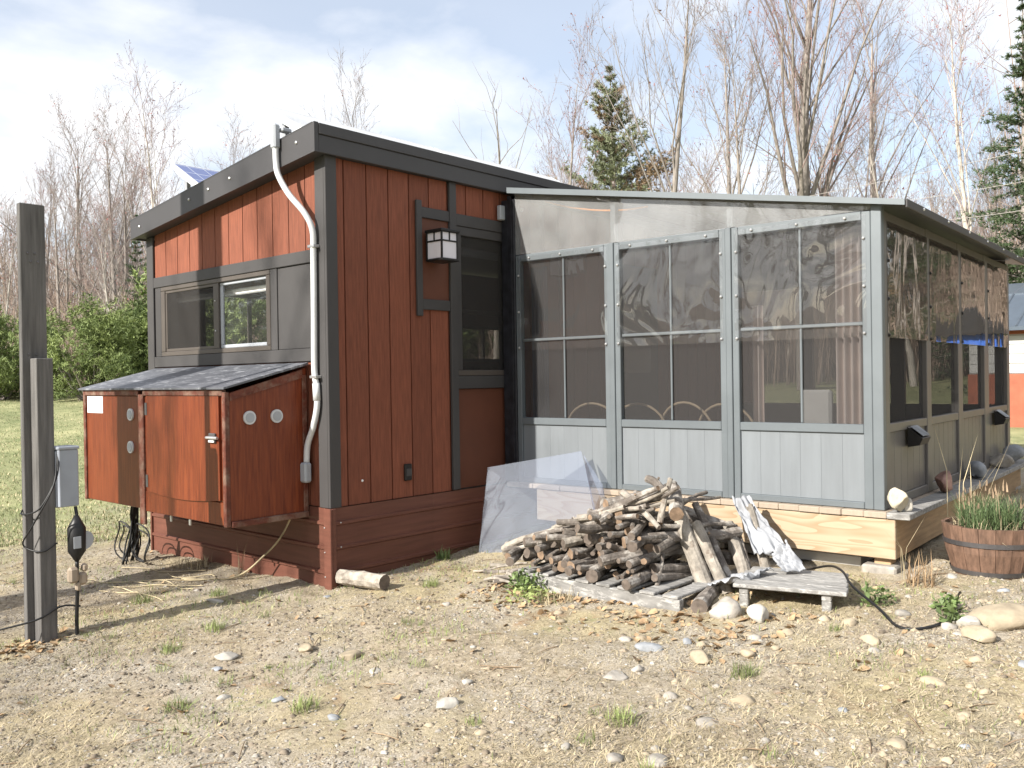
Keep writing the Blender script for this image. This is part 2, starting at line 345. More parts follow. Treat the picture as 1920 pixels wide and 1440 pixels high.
def bolt(parent, p, normal, r=0.011, m='screw'):
    nrm = np.array(normal, float); nrm /= np.linalg.norm(nrm)
    key = (tuple(np.round(nrm, 3)), r, m)
    if key not in _bolt:
        V, F = tube([[0, 0, 0], nrm * r * 0.55, nrm * r * 0.9], [r, r * 0.9, r * 0.35], 8)
        me = bpy.data.meshes.new('screw_head'); me.from_pydata(V.tolist(), [], F); me.materials.append(MATS[m]); _bolt[key] = me
    o = bpy.data.objects.new('screw_head', _bolt[key]); COL.objects.link(o); o.parent = parent; o.location = Vector(p) - wloc(parent)
    return o
def wall_rects(a0, a1, b0, b1, holes):
    """rectangles covering [a0,a1]x[b0,b1] without the holes (a0,a1,b0,b1)"""
    A = sorted({a0, a1, *[v for h in holes for v in h[:2]]}); out = []
    for i in range(len(A) - 1):
        mid = (A[i] + A[i + 1]) / 2; cuts = sorted([(h[2], h[3]) for h in holes if h[0] < mid < h[1]]); z = b0
        for c0, c1 in cuts:
            if c0 > z: out.append((A[i], A[i + 1], z, c0))
            z = c1
        if z < b1: out.append((A[i], A[i + 1], z, b1))
    return out

# ------------------------------------------------------------------ numpy value noise
_rng = np.random.RandomState(7); _tab = _rng.rand(256, 256)
def vnoise(x, y):
    xi = np.floor(x).astype(int); yi = np.floor(y).astype(int); fx = x - xi; fy = y - yi
    fx = fx * fx * (3 - 2 * fx); fy = fy * fy * (3 - 2 * fy)
    g = lambda i, j: _tab[i & 255, j & 255]
    return (g(xi, yi) * (1 - fx) + g(xi + 1, yi) * fx) * (1 - fy) + (g(xi, yi + 1) * (1 - fx) + g(xi + 1, yi + 1) * fx) * fy
def fbm(x, y, o=4):
    s = 0; a = 0.5
    for k in range(o): s = s + a * (vnoise(x * 2 ** k + 17 * k, y * 2 ** k + 31 * k) - 0.5); a *= 0.5
    return s
def smoothstep(a, b, t): t = np.clip((t - a) / (b - a), 0, 1); return t * t * (3 - 2 * t)
def ground_z(x, y, fine=True):
    x = np.asarray(x, float); y = np.asarray(y, float)
    xc = 5 * np.tanh(x / 5); yc = 6 * np.tanh(y / 6)
    d = np.hypot(x - CAM[0], y - CAM[1])
    z = 0.1 + 0.052 * xc - 0.030 * yc + 0.043 * np.clip(d - 11, 0, 26) + 0.10 * np.clip(d - 48, 0, 90)
    near = 1 - smoothstep(5, 40, d)
    z = z + (0.05 + 0.35 * (1 - near)) * fbm(x * 0.35, y * 0.35, 2)
    if fine: z = z + near * (0.055 * fbm(x * 2.3, y * 2.3, 3) + 0.040 * fbm(x * 8, y * 8, 3))
    # keep level under the cabin, porch and around the skirt
    return z
def gz(x, y): return float(ground_z(np.array([x]), np.array([y]))[0])

# ------------------------------------------------------------------ ground
def axis_coords(c, fine, n_fine, growth, limit):
    half = [0.0]; step = fine
    for i in range(5000):
        if i > n_fine: step *= growth
        half.append(half[-1] + step)
        if half[-1] > limit: break
    h = np.array(half); return np.concatenate([c - h[:0:-1], c + h])
gx = axis_coords(-0.6, 0.032, 85, 1.032, 420); gy = axis_coords(-2.4, 0.032, 85, 1.032, 420)
GX, GY = np.meshgrid(gx, gy, indexing='ij'); GZ = ground_z(GX, GY)
nx, ny = GX.shape; idx = np.arange(nx * ny).reshape(nx, ny)
Q = np.stack([idx[:-1, :-1], idx[1:, :-1], idx[1:, 1:], idx[:-1, 1:]], -1).reshape(-1, 4)
gm = bpy.data.meshes.new('ground'); gm.vertices.add(nx * ny); gm.vertices.foreach_set('co', np.stack([GX, GY, GZ], -1).reshape(-1).astype(np.float32))
gm.loops.add(Q.size); gm.loops.foreach_set('vertex_index', Q.reshape(-1).astype(np.int32)); gm.polygons.add(len(Q))
gm.polygons.foreach_set('loop_start', np.arange(0, Q.size, 4, dtype=np.int32)); gm.update(calc_edges=True)
gm.polygons.foreach_set('use_smooth', [True] * len(Q))
def ground_mat():
    m = bpy.data.materials.new('ground'); m.use_nodes = True; N = m.node_tree.nodes; L = m.node_tree.links
    b = N['Principled BSDF']; b.inputs['Roughness'].default_value = 0.95; b.inputs['Specular IOR Level'].default_value = 0.15
    g = N.new('ShaderNodeNewGeometry')
    def noise(s, d=5, r=0.6, vec=None):
        n = N.new('ShaderNodeTexNoise'); n.inputs['Scale'].default_value = s; n.inputs['Detail'].default_value = d; n.inputs['Roughness'].default_value = r; L.new(vec or g.outputs['Position'], n.inputs['Vector']); return n.outputs[0]
    def ramp(src, p0, p1, c0=(0, 0, 0), c1=(1, 1, 1)):
        r = N.new('ShaderNodeValToRGB'); r.color_ramp.elements[0].position = p0; r.color_ramp.elements[1].position = p1
        r.color_ramp.elements[0].color = (*c0, 1); r.color_ramp.elements[1].color = (*c1, 1); L.new(src, r.inputs[0]); return r.outputs[0]
    def mix(f, a, c):
        x = N.new('ShaderNodeMix'); x.data_type = 'RGBA'; L.new(f, x.inputs[0])
        for s, v in ((6, a), (7, c)):
            if isinstance(v, tuple): x.inputs[s].default_value = (*v, 1)
            else: L.new(v, x.inputs[s])
        return x.outputs[2]
    soil = ramp(noise(26, 7, 0.75), 0.32, 0.68, (0.19, 0.15, 0.10), (0.52, 0.445, 0.335))
    grit = ramp(noise(95, 3), 0.35, 0.66, (0.22, 0.19, 0.15), (0.54, 0.485, 0.40))
    base = mix(ramp(noise(1.3, 4), 0.42, 0.58), soil, grit)
    strawc = ramp(noise(40, 6, 0.8), 0.3, 0.7, (0.25, 0.205, 0.12), (0.56, 0.48, 0.31))
    base = mix(ramp(noise(0.9, 5, 0.65), 0.46, 0.62), base, strawc)
    base = mix(ramp(noise(2.6, 5, 0.7), 0.56, 0.70), base, grit)
    base = mix(ramp(noise(3.7, 7, 0.75), 0.57, 0.72), base, (0.20, 0.155, 0.11))
    base = mix(ramp(noise(1.7, 7, 0.75), 0.60, 0.74), base, (0.24, 0.25, 0.12))
    brown = mix(ramp(noise(1.9, 6, 0.7), 0.60, 0.70), base, (0.32, 0.22, 0.14))
    lawn = ramp(noise(0.9, 7, 0.75), 0.34, 0.66, (0.16, 0.185, 0.085), (0.38, 0.37, 0.20))
    # distance from the yard decides lawn and woodland floor
    sp = N.new('ShaderNodeSeparateXYZ'); L.new(g.outputs['Position'], sp.inputs[0])
    vm = N.new('ShaderNodeVectorMath'); vm.operation = 'DISTANCE'; vm.inputs[1].default_value = (1.5, -2.5, 0.2); L.new(g.outputs['Position'], vm.inputs[0])
    ad = N.new('ShaderNodeMath'); ad.operation = 'MULTIPLY_ADD'; L.new(noise(0.35, 3), ad.inputs[0]); ad.inputs[1].default_value = 5.0; L.new(vm.outputs['Value'], ad.inputs[2])
    def far(a, c):
        mr = N.new('ShaderNodeMapRange'); mr.inputs[1].default_value = a; mr.inputs[2].default_value = c; L.new(ad.outputs[0], mr.inputs[0]); return mr.outputs[0]
    col = mix(far(8.0, 11.0), brown, lawn)
    wood = ramp(noise(0.7, 7, 0.8), 0.3, 0.7, (0.10, 0.075, 0.05), (0.24, 0.17, 0.115))
    col = mix(far(40, 46), col, wood)
    L.new(col, b.inputs['Base Color'])
    bp = N.new('ShaderNodeBump'); bp.inputs['Strength'].default_value = 0.8; bp.inputs['Distance'].default_value = 0.018; L.new(noise(55, 7, 0.75), bp.inputs['Height']); L.new(bp.outputs[0], b.inputs['Normal'])
    return m
gm.materials.append(ground_mat()); ground = bpy.data.objects.new('ground', gm); COL.objects.link(ground); kind(ground, 'structure')

# ------------------------------------------------------------------ cabin
LA = 2.591; LX = 6.6
def roof_top(y): return 3.268 - 0.1163 * (y + 0.065)
def roof_bot(y): return 3.066 - 0.1040 * (y + 0.065)
cabin = thing('cabin', 'small red cabin with grey trim and a single-slope roof', 'cabin', (0, 0, 0.1))
# inner wall cores with real openings
WA = (0.745, 2.30, 1.785, 2.315)          # slider window opening in the sunlit wall (y0,y1,z0,z1)
WB = (1.30, 1.86, 1.585, 2.66)            # tall window in the shaded wall (x0,x1,z0,z1)
WK = [(0.45, 1.45, 1.66, 2.36), (3.75, 4.65, 1.72, 2.16)]   # windows in the rear wall
wall_a = mesh_obj('inner_wall', *merge([cbox((0.022, a0, b0), (0.11, a1, b1), 0.001) for a0, a1, b0, b1 in wall_rects(0.11, LA - 0.11, 0.63, 2.74, [WA])]), 'interior', cabin)
mesh_obj('inner_wall', *merge([cbox((a0, 0.022, b0), (a1, 0.11, b1), 0.001) for a0, a1, b0, b1 in wall_rects(0.022, LX, 0.63, 3.03, [WB])]), 'interior', cabin)
mesh_obj('inner_wall', *merge([cbox((a0, LA - 0.10, b0), (a1, LA, b1), 0.001) for a0, a1, b0, b1 in wall_rects(0.0225, LX, 0.63, 2.76, WK)]), 'siding_red', cabin)
bx('inner_wall', cabin, 'siding_red', (LX - 0.1, 0.112, 0.63), (LX - 0.002, LA - 0.102, 2.755), c=0.002)
bx('floor_platform', cabin, 'interior_floor', (0.022, 0.022, 0.50), (LX - 0.01, LA - 0.01, 0.628))
for x0, x1, z0, z1 in WK:
    wk = bx('window', cabin, 'window_frame', (x0, LA - 0.075, z0), (x1, LA - 0.05, z0 + 0.04))
    bx('frame_rail', wk, 'window_frame', (x0, LA - 0.0755, z1 - 0.04), (x1, LA - 0.05, z1))
    for xs in (x0, (x0 + x1) / 2 - 0.02, x1 - 0.04): bx('frame_stile', wk, 'window_frame', (xs, LA - 0.076, z0 + 0.041), (xs + 0.04, LA - 0.05, z1 - 0.041))
    bx('pane', wk, 'window_glass', (x0 + 0.03, LA - 0.064, z0 + 0.03), (x1 - 0.03, LA - 0.060, z1 - 0.03), c=0.0005)

# siding planks, sunlit gable wall: above the trim band; grooves every 0.203 m
def sl_plank(y0, y1, z0, x0=0.0, x1=0.018):
    g = 0.0045; y0 += g; y1 -= g
    V, F = prism([(y0, z0), (y1, z0), (y1, roof_bot(y1) + 0.01), (y0, roof_bot(y0) + 0.01)], x0, x1, 0); return V, F
gr = [0.107] + [0.2462 + 0.2042 * k for k in range(11)] + [2.49]
bx('siding_backing', cabin, 'siding_red', (0.0185, 0.02, 2.36), (0.0215, LA - 0.02, 2.76), c=0.0005); bx('siding_backing', cabin, 'siding_red', (0.0185, 0.02, 0.632), (0.0215, LA - 0.02, 1.74), c=0.0005)
for a, b in zip(gr[:-1], gr[1:]):
    if b - a > 0.02: mesh_obj('siding_plank', *sl_plank(a, b, 2.438), 'siding_red', cabin)
for a, b in zip(gr[:-1], gr[1:]):
    if a < 0.4 or a > 1.9: bx('siding_plank', cabin, 'siding_red', (0.0, a + 0.0045, 0.633), (0.018, b - 0.0045, 1.655))
bx('siding_panel', cabin, 'siding_red', (0.004, 0.655, 0.633), (0.018, 2.08, 1.655))
# shaded long wall: planks from the corner to the window trim, then on inside the porch
def pb(x0, x1, z0, z1): return bx('siding_plank', cabin, 'siding_red', (x0 + 0.0045, 0.0, z0), (x1 - 0.0045, 0.018, z1), c=0.003)
bx('siding_backing', cabin, 'siding_red', (0.02, 0.0185, 0.632), (1.26, 0.0215, 3.06), c=0.0005)
bx('siding_backing', cabin, 'siding_red', (1.262, 0.0185, 2.70), (1.95, 0.0215, 3.06), c=0.0005)
gb = [0.078] + [0.1513 + 0.2032 * k for k in range(5)] + [1.163]
for a, b in zip(gb[:-1], gb[1:]): pb(a, b, 0.634, 3.07)
for a, b in zip([1.24, 1.370, 1.573, 1.777], [1.370, 1.573, 1.777, 1.93]): pb(a, b, 2.83, 3.07)
x = 1.95
while x < LX - 0.01:
    pb(x, min(x + 0.2032, LX), 0.66, 3.05); x += 0.2032
bx('lower_panel', cabin, 'panel_brown', (1.236, 0.004, 0.64), (1.945, 0.018, 1.436))
bx('lamp_panel', cabin, 'panel_brown', (0.868, -0.004, 2.125), (1.163, -0.0005, 2.755), c=0.001)
# trim
T = lambda lo, hi, n='trim_board', c=0.004: bx(n, cabin, 'trim_grey', lo, hi, c=c)
def corner(n, lo, hi, m='trim_grey'): return bx(n, cabin, m, lo, hi)
corner('corner_board', (-0.020, 0.0005, 0.634), (-0.0005, 0.105, 3.07)); corner('corner_board', (-0.020, -0.020, 0.634), (0.078, -0.0005, 3.075))
corner('corner_board', (-0.020, 2.492, 0.634), (-0.0005, LA + 0.01, 2.80)); corner('corner_board', (-0.018, LA + 0.0005, 0.634), (0.08, LA + 0.02, 2.79))
T((-0.018, 0.107, 2.350), (-0.0008, 2.490, 2.4395)); T((-0.018, 0.107, 1.6556), (-0.0008, 2.490, 1.7476))
T((-0.010, 2.375, 1.749), (-0.0008, 2.475, 2.3485)); T((-0.010, 0.600, 1.749), (-0.0008, 0.685, 2.3485)); T((-0.003, 0.108, 1.749), (0.017, 0.5985, 2.3485), 'trim_panel')
T((0.812, -0.030, 2.00), (0.868, -0.0055, 2.88)); T((0.869, -0.022, 2.752), (1.163, -0.0055, 2.834)); T((0.869, -0.022, 2.050), (1.163, -0.0055, 2.131))
T((1.164, -0.028, 0.640), (1.238, -0.0005, 3.07)); T((1.239, -0.020, 2.735), (1.945, -0.0005, 2.829)); T((1.239, -0.020, 1.437), (1.945, -0.0005, 1.539))
# slider window on the sunlit wall
win = bx('slider_window', cabin, 'window_frame', (-0.012, 0.690, 1.750), (0.03, 2.370, 1.787)); win['label'] = 'two-pane sliding window with insect screen on its left half'
bx('frame_head', win, 'window_frame', (-0.012, 0.690, 2.313), (0.03, 2.370, 2.348))
bx('frame_jamb', win, 'window_frame', (-0.012, 0.690, 1.788), (0.03, 0.742, 2.312)); bx('frame_jamb', win, 'window_frame', (-0.012, 2.303, 1.788), (0.03, 2.370, 2.312))
bx('meeting_stile', win, 'window_frame', (-0.008, 1.425, 1.788), (0.035, 1.505, 2.312))
for y0, y1, z0, z1 in ((1.506, 2.302, 1.788, 1.812), (1.506, 2.302, 2.290, 2.312), (2.278, 2.302, 1.813, 2.289)): bx('screen_frame', win, 'window_frame', (-0.004, y0, z0), (0.006, y1, z1))
bx('insect_screen', win, 'window_screen', (0.0005, 1.507, 1.813), (0.0015, 2.277, 2.289), c=0.0003)
for y0, y1, z0, z1 in ((0.743, 1.424, 1.788, 1.815), (0.743, 1.424, 2.288, 2.312), (0.743, 0.768, 1.816, 2.287), (1.385, 1.424, 1.816, 2.287)): bx('sash_rail', win, 'grey_plastic', (0.008, y0, z0), (0.028, y1, z1))
bx('pane', win, 'window_glass', (0.016, 0.76, 1.81), (0.020, 1.40, 2.295), c=0.0005); bx('pane', win, 'window_glass', (0.022, 1.51, 1.79), (0.026, 2.30, 2.31), c=0.0005)
for z in (1.93, 2.17): bolt(win, (-0.0085, 1.47, z), (-1, 0, 0), 0.008)
bx('roller_blind', win, 'paper', (0.10, 0.70, 2.215), (0.13, 2.36, 2.265), c=0.015)
# tall window on the shaded wall
wb = bx('tall_window', cabin, 'window_frame', (1.240, -0.016, 1.541), (1.944, 0.06, 1.586)); wb['label'] = 'tall dark window beside the porch'
bx('frame_head', wb, 'trim_grey', (1.240, -0.012, 2.662), (1.944, 0.06, 2.734))
for x0, x1 in ((1.240, 1.298), (1.862, 1.944)): bx('frame_jamb', wb, 'trim_grey', (x0, -0.014, 1.587), (x1, 0.06, 2.661))
bx('pane', wb, 'window_glass', (1.299, 0.030, 1.587), (1.861, 0.034, 2.661), c=0.0005)
bx('meeting_rail', wb, 'window_frame', (1.299, 0.012, 2.04), (1.861, 0.045, 2.075))
bx('insect_screen', wb, 'window_screen', (1.299, 0.006, 1.587), (1.861, 0.007, 2.661), c=0.0003)
bx('roller_blind', wb, 'grey_plastic', (1.25, 0.13, 2.53), (1.92, 0.17, 2.60), c=0.015)
# door and window of the long wall under the porch roof
dr = bx('door', cabin, 'trim_grey', (3.25, -0.030, 0.68), (4.15, -0.001, 2.62)); bx('door_glass', dr, 'window_glass', (3.40, -0.036, 1.55), (4.0, -0.031, 2.45), c=0.001); mesh_obj('handle', *tube([(3.34, -0.031, 1.62), (3.34, -0.08, 1.62), (3.44, -0.08, 1.62)], 0.012, 8), 'screw', dr)
# outlet cover, nail head
ov = bx('outlet_cover', cabin, 'lamp_black', (0.664, -0.022, 0.76), (0.734, -0.0005, 0.885), c=0.006); bx('lid', ov, 'trim_grey', (0.672, -0.028, 0.795), (0.726, -0.0225, 0.850))
bolt(cabin, (0.275, -0.001, 0.80), (0, -1, 0), 0.009, 'paper')
# roof: slab, fascia boards, drip cap, soffit
roof = mesh_obj('roof', *prism([(-0.044, roof_top(-0.044) - 0.004), (2.645, roof_top(2.645) - 0.004), (2.645, roof_bot(2.645) + 0.012), (-0.044, roof_bot(-0.044) + 0.012)], -0.10, LX + 0.1, 0), 'fascia_grey', cabin)
mesh_obj('fascia_board', *prism([(-0.065, roof_top(-0.065)), (2.655, roof_top(2.655)), (2.655, roof_bot(2.655)), (-0.065, roof_bot(-0.065))], -0.135, -0.101, 0), 'fascia_grey', roof)
bx('fascia_board', roof, 'fascia_grey', (-0.100, -0.062, 3.066), (LX + 0.1, -0.0445, 3.188)); bx('drip_cap', roof, 'fascia_grey', (-0.100, -0.072, 3.1885), (LX + 0.1, -0.0445, 3.264))
bx('fascia_board', roof, 'fascia_grey', (-0.1, 2.646, roof_bot(2.65)), (LX + 0.1, 2.67, roof_top(2.65)))
mesh_obj('roof_sheet', *prism([(-0.040, roof_top(-0.040) + 0.003), (2.68, roof_top(2.68) + 0.003), (2.68, roof_top(2.68) - 0.003), (-0.040, roof_top(-0.040) - 0.003)], -0.137, LX + 0.12, 0), 'metal_roof', roof)
for y, z in ((0.141, 3.160), (1.007, 3.055), (1.32, 3.02), (1.62, 2.985), (2.483, 2.877)): bolt(roof, (-0.1352, y, z), (-1, 0, 0), 0.012)
# skirting: ribbed metal panels with a corner cap
def ribbed(a0, a1, z0, z1, axis, off, ribs):
    prof = []
    z = z0
    for r in ribs: prof += [(0, z), (0, r - 0.022), (-0.014, r - 0.012), (-0.014, r + 0.006), (0, r + 0.014)]; z = r + 0.014
    prof.append((0, z1)); V = []; F = []
    for d, z in prof:
        for a in (a0, a1): V.append((off + d, a, z) if axis == 0 else (a, off + d, z))
    for k in range(len(prof) - 1): F.append((2 * k, 2 * k + 1, 2 * k + 3, 2 * k + 2) if axis == 1 else (2 * k, 2 * k + 2, 2 * k + 3, 2 * k + 1))
    return np.array(V), F
sk = [0.02, 0.19, 0.36, 0.53]
for a0, a1 in ((0.045, 0.90), (0.901, 1.75), (1.751, 2.575)): mesh_obj('skirt_panel', *ribbed(a0, a1, -0.25, 0.632, 0, -0.012, sk), 'skirt', cabin)
for a0, a1 in ((0.02, 0.95), (0.951, 1.90), (1.901, 2.9)): mesh_obj('skirt_panel', *ribbed(a0, a1, -0.1, 0.632, 1, -0.012, sk), 'skirt', cabin)
bx('skirt_corner_cap', cabin, 'skirt', (-0.034, -0.034, -0.1), (-0.013, 0.044, 0.633)); bx('skirt_corner_cap', cabin, 'skirt', (-0.0129, -0.034, -0.1), (0.019, -0.013, 0.633))
bx('skirt_end_cap', cabin, 'skirt', (-0.030, 2.576, -0.3), (0.03, 2.60, 0.632))
for z in sk[1:]:
    bolt(cabin, (-0.0345, 0.03, z - 0.03), (-1, 0, 0), 0.006, 'screw'); bolt(cabin, (0.06, -0.027, z - 0.0), (0, -1, 0), 0.006, 'screw')
bx('skirt_back', cabin, 'soil', (0.05, 0.03, -0.3), (LX - 0.1, LA - 0.03, 0.49))
mesh_obj('skirt_panel', *prism([(0.03, -0.3), (LX, -0.3), (LX, 0.63), (0.03, 0.63)], LA - 0.02, LA - 0.005, 1), 'skirt', cabin)
# solar panels on racks, tilted 30 degrees towards the shaded side
def solar(label, x0, x1, ytop, ztop, length, face='solar_cells'):
    c = math.cos(math.radians(29.6)); sn = math.sin(math.radians(29.6)); e = np.array([0, -c, -sn]); n = np.array([0, -sn, c]); top = np.array([0, ytop, ztop])
    def fr(a): a = np.asarray(a, float); return np.outer(a[:, 0], [1, 0, 0]) + top + np.outer(a[:, 1], e) + np.outer(a[:, 2], n)
    V, F = merge([cbox(lo, hi, 0.002) for lo, hi in (((x0, 0, -0.04), (x0 + 0.0195, length, 0)), ((x1 - 0.0195, 0, -0.04), (x1, length, 0)), ((x0 + 0.02, 0, -0.04), (x1 - 0.02, 0.0195, 0)), ((x0 + 0.02, length - 0.0195, -0.04), (x1 - 0.02, length, 0)))])
    p = mesh_obj('solar_panel', fr(V), F, 'white_plastic', cabin); p['label'] = label
    bx('cell_face', p, face, (x0 + 0.02, 0.02, -0.006), (x1 - 0.02, length - 0.02, -0.001), fr, 0.001)
    bx('back_sheet', p, 'white_plastic', (x0 + 0.02, 0.02, -0.034), (x1 - 0.02, length - 0.02, -0.0065), fr, 0.002)
    yb = ytop - 0.12
    for xl in (x0 + 0.06, x1 - 0.1): bx('rack_leg', p, 'screw', (xl, yb - 0.02, roof_top(yb) + 0.006), (xl + 0.04, yb + 0.02, ztop - 0.045 - 0.12 * math.tan(math.radians(29.6))))
    m = np.array([[x0, ytop - 0.03, ztop - 0.06], [x0, ytop - 0.03 - (length - 0.08) * c, ztop - 0.055 - (length - 0.05) * sn], [x0, ytop - 0.10, ztop - 0.12]])
    V = np.concatenate([m, m + [0.004, 0, 0]]); mesh_obj('end_plate', V, [(0, 1, 2), (5, 4, 3), (0, 3, 4, 1), (1, 4, 5, 2), (2, 5, 3, 0)], 'white_plastic', p)
    return p
solar('solar panel with painted sky glare over the near corner of the cabin roof', 0.03, 1.70, 0.75, 3.585, 0.72, 'white_plastic')  # white face paints the sky's glare over the cells
solar('solar panel with painted sky glare on the roof edge in line behind the corner one', 1.74, 3.40, 0.75, 3.585, 0.72, 'white_plastic')  # same sky glare put into the face colour
solar('blue solar panel at the low left end of the cabin roof', 0.03, 1.70, 2.22, 3.415, 0.62)

# ------------------------------------------------------------------ stained wooden storage box on the sunlit wall
BX = -0.644; BY0, BY1, BZ0 = 0.24, 2.425, 0.57
box = thing('storage_box', 'stained red-brown wooden cabinet hung on the sunlit cabin wall', 'cabinet', (-0.33, 1.33, BZ0))
mesh_obj('side_panel', *prism([(BX + 0.021, BZ0 + 0.03), (-0.021, BZ0 + 0.03), (-0.021, 1.610), (BX + 0.021, 1.445)], BY0, BY0 + 0.018, 1), 'box_stain', box)
mesh_obj('side_panel', *prism([(BX + 0.021, BZ0 + 0.03), (-0.021, BZ0 + 0.03), (-0.021, 1.610), (BX + 0.021, 1.445)], BY1 - 0.018, BY1, 1), 'box_stain', box)
bx('bottom_panel', box, 'box_stain', (BX + 0.02, BY0 + 0.02, BZ0 + 0.008), (-0.022, BY1 - 0.02, BZ0 + 0.028)); bx('back_panel', box, 'box_stain', (-0.040, BY0 + 0.02, BZ0 + 0.03), (-0.0215, BY1 - 0.02, 1.60))
fp = bx('front_panel', box, 'box_stain', (BX, 1.47, BZ0 + 0.015), (BX + 0.018, BY1 - 0.03, 1.425)); fp['label'] = 'left front panel with two round vents and a white notice'
bx('front_panel', box, 'box_stain', (BX, 0.272, BZ0), (BX + 0.018, 1.39, 0.722)); bx('front_panel', box, 'box_stain', (BX + 0.004, 0.272, 0.723), (BX + 0.018, 1.39, 1.42))
door = None
# door, its lower edge bowed
nb = 10; poly = [(0.315, 1.425), (1.335, 1.425)] + [(1.335 - 1.02 * i / nb, 0.725 - 0.028 * math.sin(math.pi * i / nb) + 0.010 * i / nb) for i in range(nb + 1)]
door = mesh_obj('door', *prism([(y, z) for y, z in poly[::-1]], BX - 0.014, BX + 0.0035, 0), 'box_stain', box); door['label'] = 'cabinet door with bowed lower edge and latch'
for y, z in ((1.33, 1.33), (1.33, 0.80)): bx('hinge', door, 'hoop', (BX - 0.018, y - 0.012, z - 0.045), (BX - 0.0145, y + 0.02, z + 0.045))
lt = bx('latch', door, 'hoop', (BX - 0.030, 0.345, 1.115), (BX - 0.0145, 0.425, 1.180), c=0.006); mesh_obj('latch_bar', *tube([(BX - 0.036, 0.30, 1.150), (BX - 0.036, 0.44, 1.150)], 0.010, 8), 'screw', lt); bx('latch_strip', lt, 'paper', (BX - 0.033, 0.35, 1.120), (BX - 0.0305, 0.42, 1.132))
# trim strips, paint peeling
tr = lambda lo, hi, n='edge_strip': bx(n, box, 'box_trim', lo, hi, c=0.005)
tr((BX - 0.018, BY0 - 0.006, BZ0 - 0.006), (BX + 0.020, 0.271, 1.452)); tr((BX - 0.012, 1.392, BZ0 - 0.10), (BX + 0.012, 1.468, 1.436)); tr((BX - 0.014, BY1 - 0.029, BZ0 + 0.01), (BX + 0.020, BY1 + 0.01, 1.47))
tr((BX - 0.016, 0.272, 1.4265), (BX + 0.02, 1.390, 1.470)); tr((BX - 0.014, 1.469, 1.4265), (BX + 0.02, BY1 - 0.03, 1.478))
tr((BX + 0.021, BY0 - 0.018, BZ0 - 0.012), (-0.02, BY0 + 0.018, BZ0 + 0.029)); tr((-0.058, BY0 - 0.010, BZ0 + 0.03), (-0.0215, BY0 - 0.0005, 1.56))
mesh_obj('edge_strip', *prism([(BX + 0.021, 1.395), (-0.059, 1.540), (-0.059, 1.598), (BX + 0.021, 1.446)], BY0 - 0.012, BY0 - 0.0005, 1), 'box_trim', box)
mesh_obj('box_roof', *prism([(BX - 0.035, 1.471), (-0.0205, 1.632), (-0.0205, 1.648), (BX - 0.035, 1.484)], BY0 - 0.03, BY1 + 0.045, 1), 'box_roof', box)
def vent(c, nrm, lab):
    v = mesh_obj('round_vent', *disc(c, nrm, 0.046, 0.012, 20), 'white_plastic', box); n = np.array(nrm, float)
    mesh_obj('vent_cap', *disc(np.array(c) + n * 0.0121, nrm, 0.033, 0.004, 18), 'grey_plastic', v); v['label'] = lab
vent((BX - 0.0005, 1.603, 1.284), (-1, 0, 0), 'upper white round vent beside the middle strip'); vent((BX - 0.0005, 1.610, 1.037), (-1, 0, 0), 'lower grey round vent beside the middle strip')
vent((-0.478, BY0 - 0.0005, 1.278), (0, -1, 0), 'left round vent on the shaded box side'); vent((-0.268, BY0 - 0.0005, 1.280), (0, -1, 0), 'right round vent on the shaded box side')
for y in (1.05, 0.78): bx('hanger_bracket', box, 'screw', (BX + 0.02, y, BZ0 - 0.05), (BX + 0.035, y + 0.02, BZ0 + 0.007))
pn = bx('notice', None, 'paper', (BX - 0.003, 2.09, 1.287), (BX - 0.0006, 2.375, 1.420), c=0.0005); tag(pn, 'white paper notice pinned to the upper left of the wooden cabinet', 'notice')
for y in (2.34, 2.13): bolt(pn, (BX - 0.003, y, 1.405), (-1, 0, 0), 0.007, 'hoop')
def cable(name, pts, r, m, label, cat='cable', group=None, n=8, sides=6):
    o = mesh_obj(name, *tube(smooth_path(pts, n), r, sides), m, smooth=True); return tag(o, label, cat, group)
# vertical cable bundle and coil under the cabinet
rnd = random.Random(5)
cb = thing('cable_bundle', 'bundle of black cables hanging to the ground behind the cabinet', 'cables', (-0.33, 2.2, 0.05))
for i in range(11):
    a = rnd.uniform(-0.03, 0.03); b = rnd.uniform(-0.09, 0.09); g0 = gz(-0.38 + b, 2.22)
    mesh_obj('strand', *tube(smooth_path([(-0.36 + a, 2.16 + a, 0.60), (-0.36 + a + rnd.uniform(-.02, .02), 2.18, 0.42), (-0.37 + b * 0.7, 2.2 + rnd.uniform(-.03, .03), 0.22), (-0.40 + b, 2.22 + rnd.uniform(-.05, .05), g0 + 0.008)], 5), rnd.uniform(0.006, 0.010), 6), 'black_plastic', cb, smooth=True)
for i, (cy, cz, r) in enumerate(((2.36, 0.20, 0.17), (2.05, 0.22, 0.16), (2.02, 0.20, 0.13), (2.30, 0.21, 0.13))):
    mesh_obj('loop', *tube([(-0.38 + 0.02 * math.sin(3 * t), cy + r * 0.8 * math.cos(t), cz + r * math.sin(t)) for t in np.linspace(0, 6.28, 26)], 0.0065, 5), 'black_plastic', cb, smooth=True)
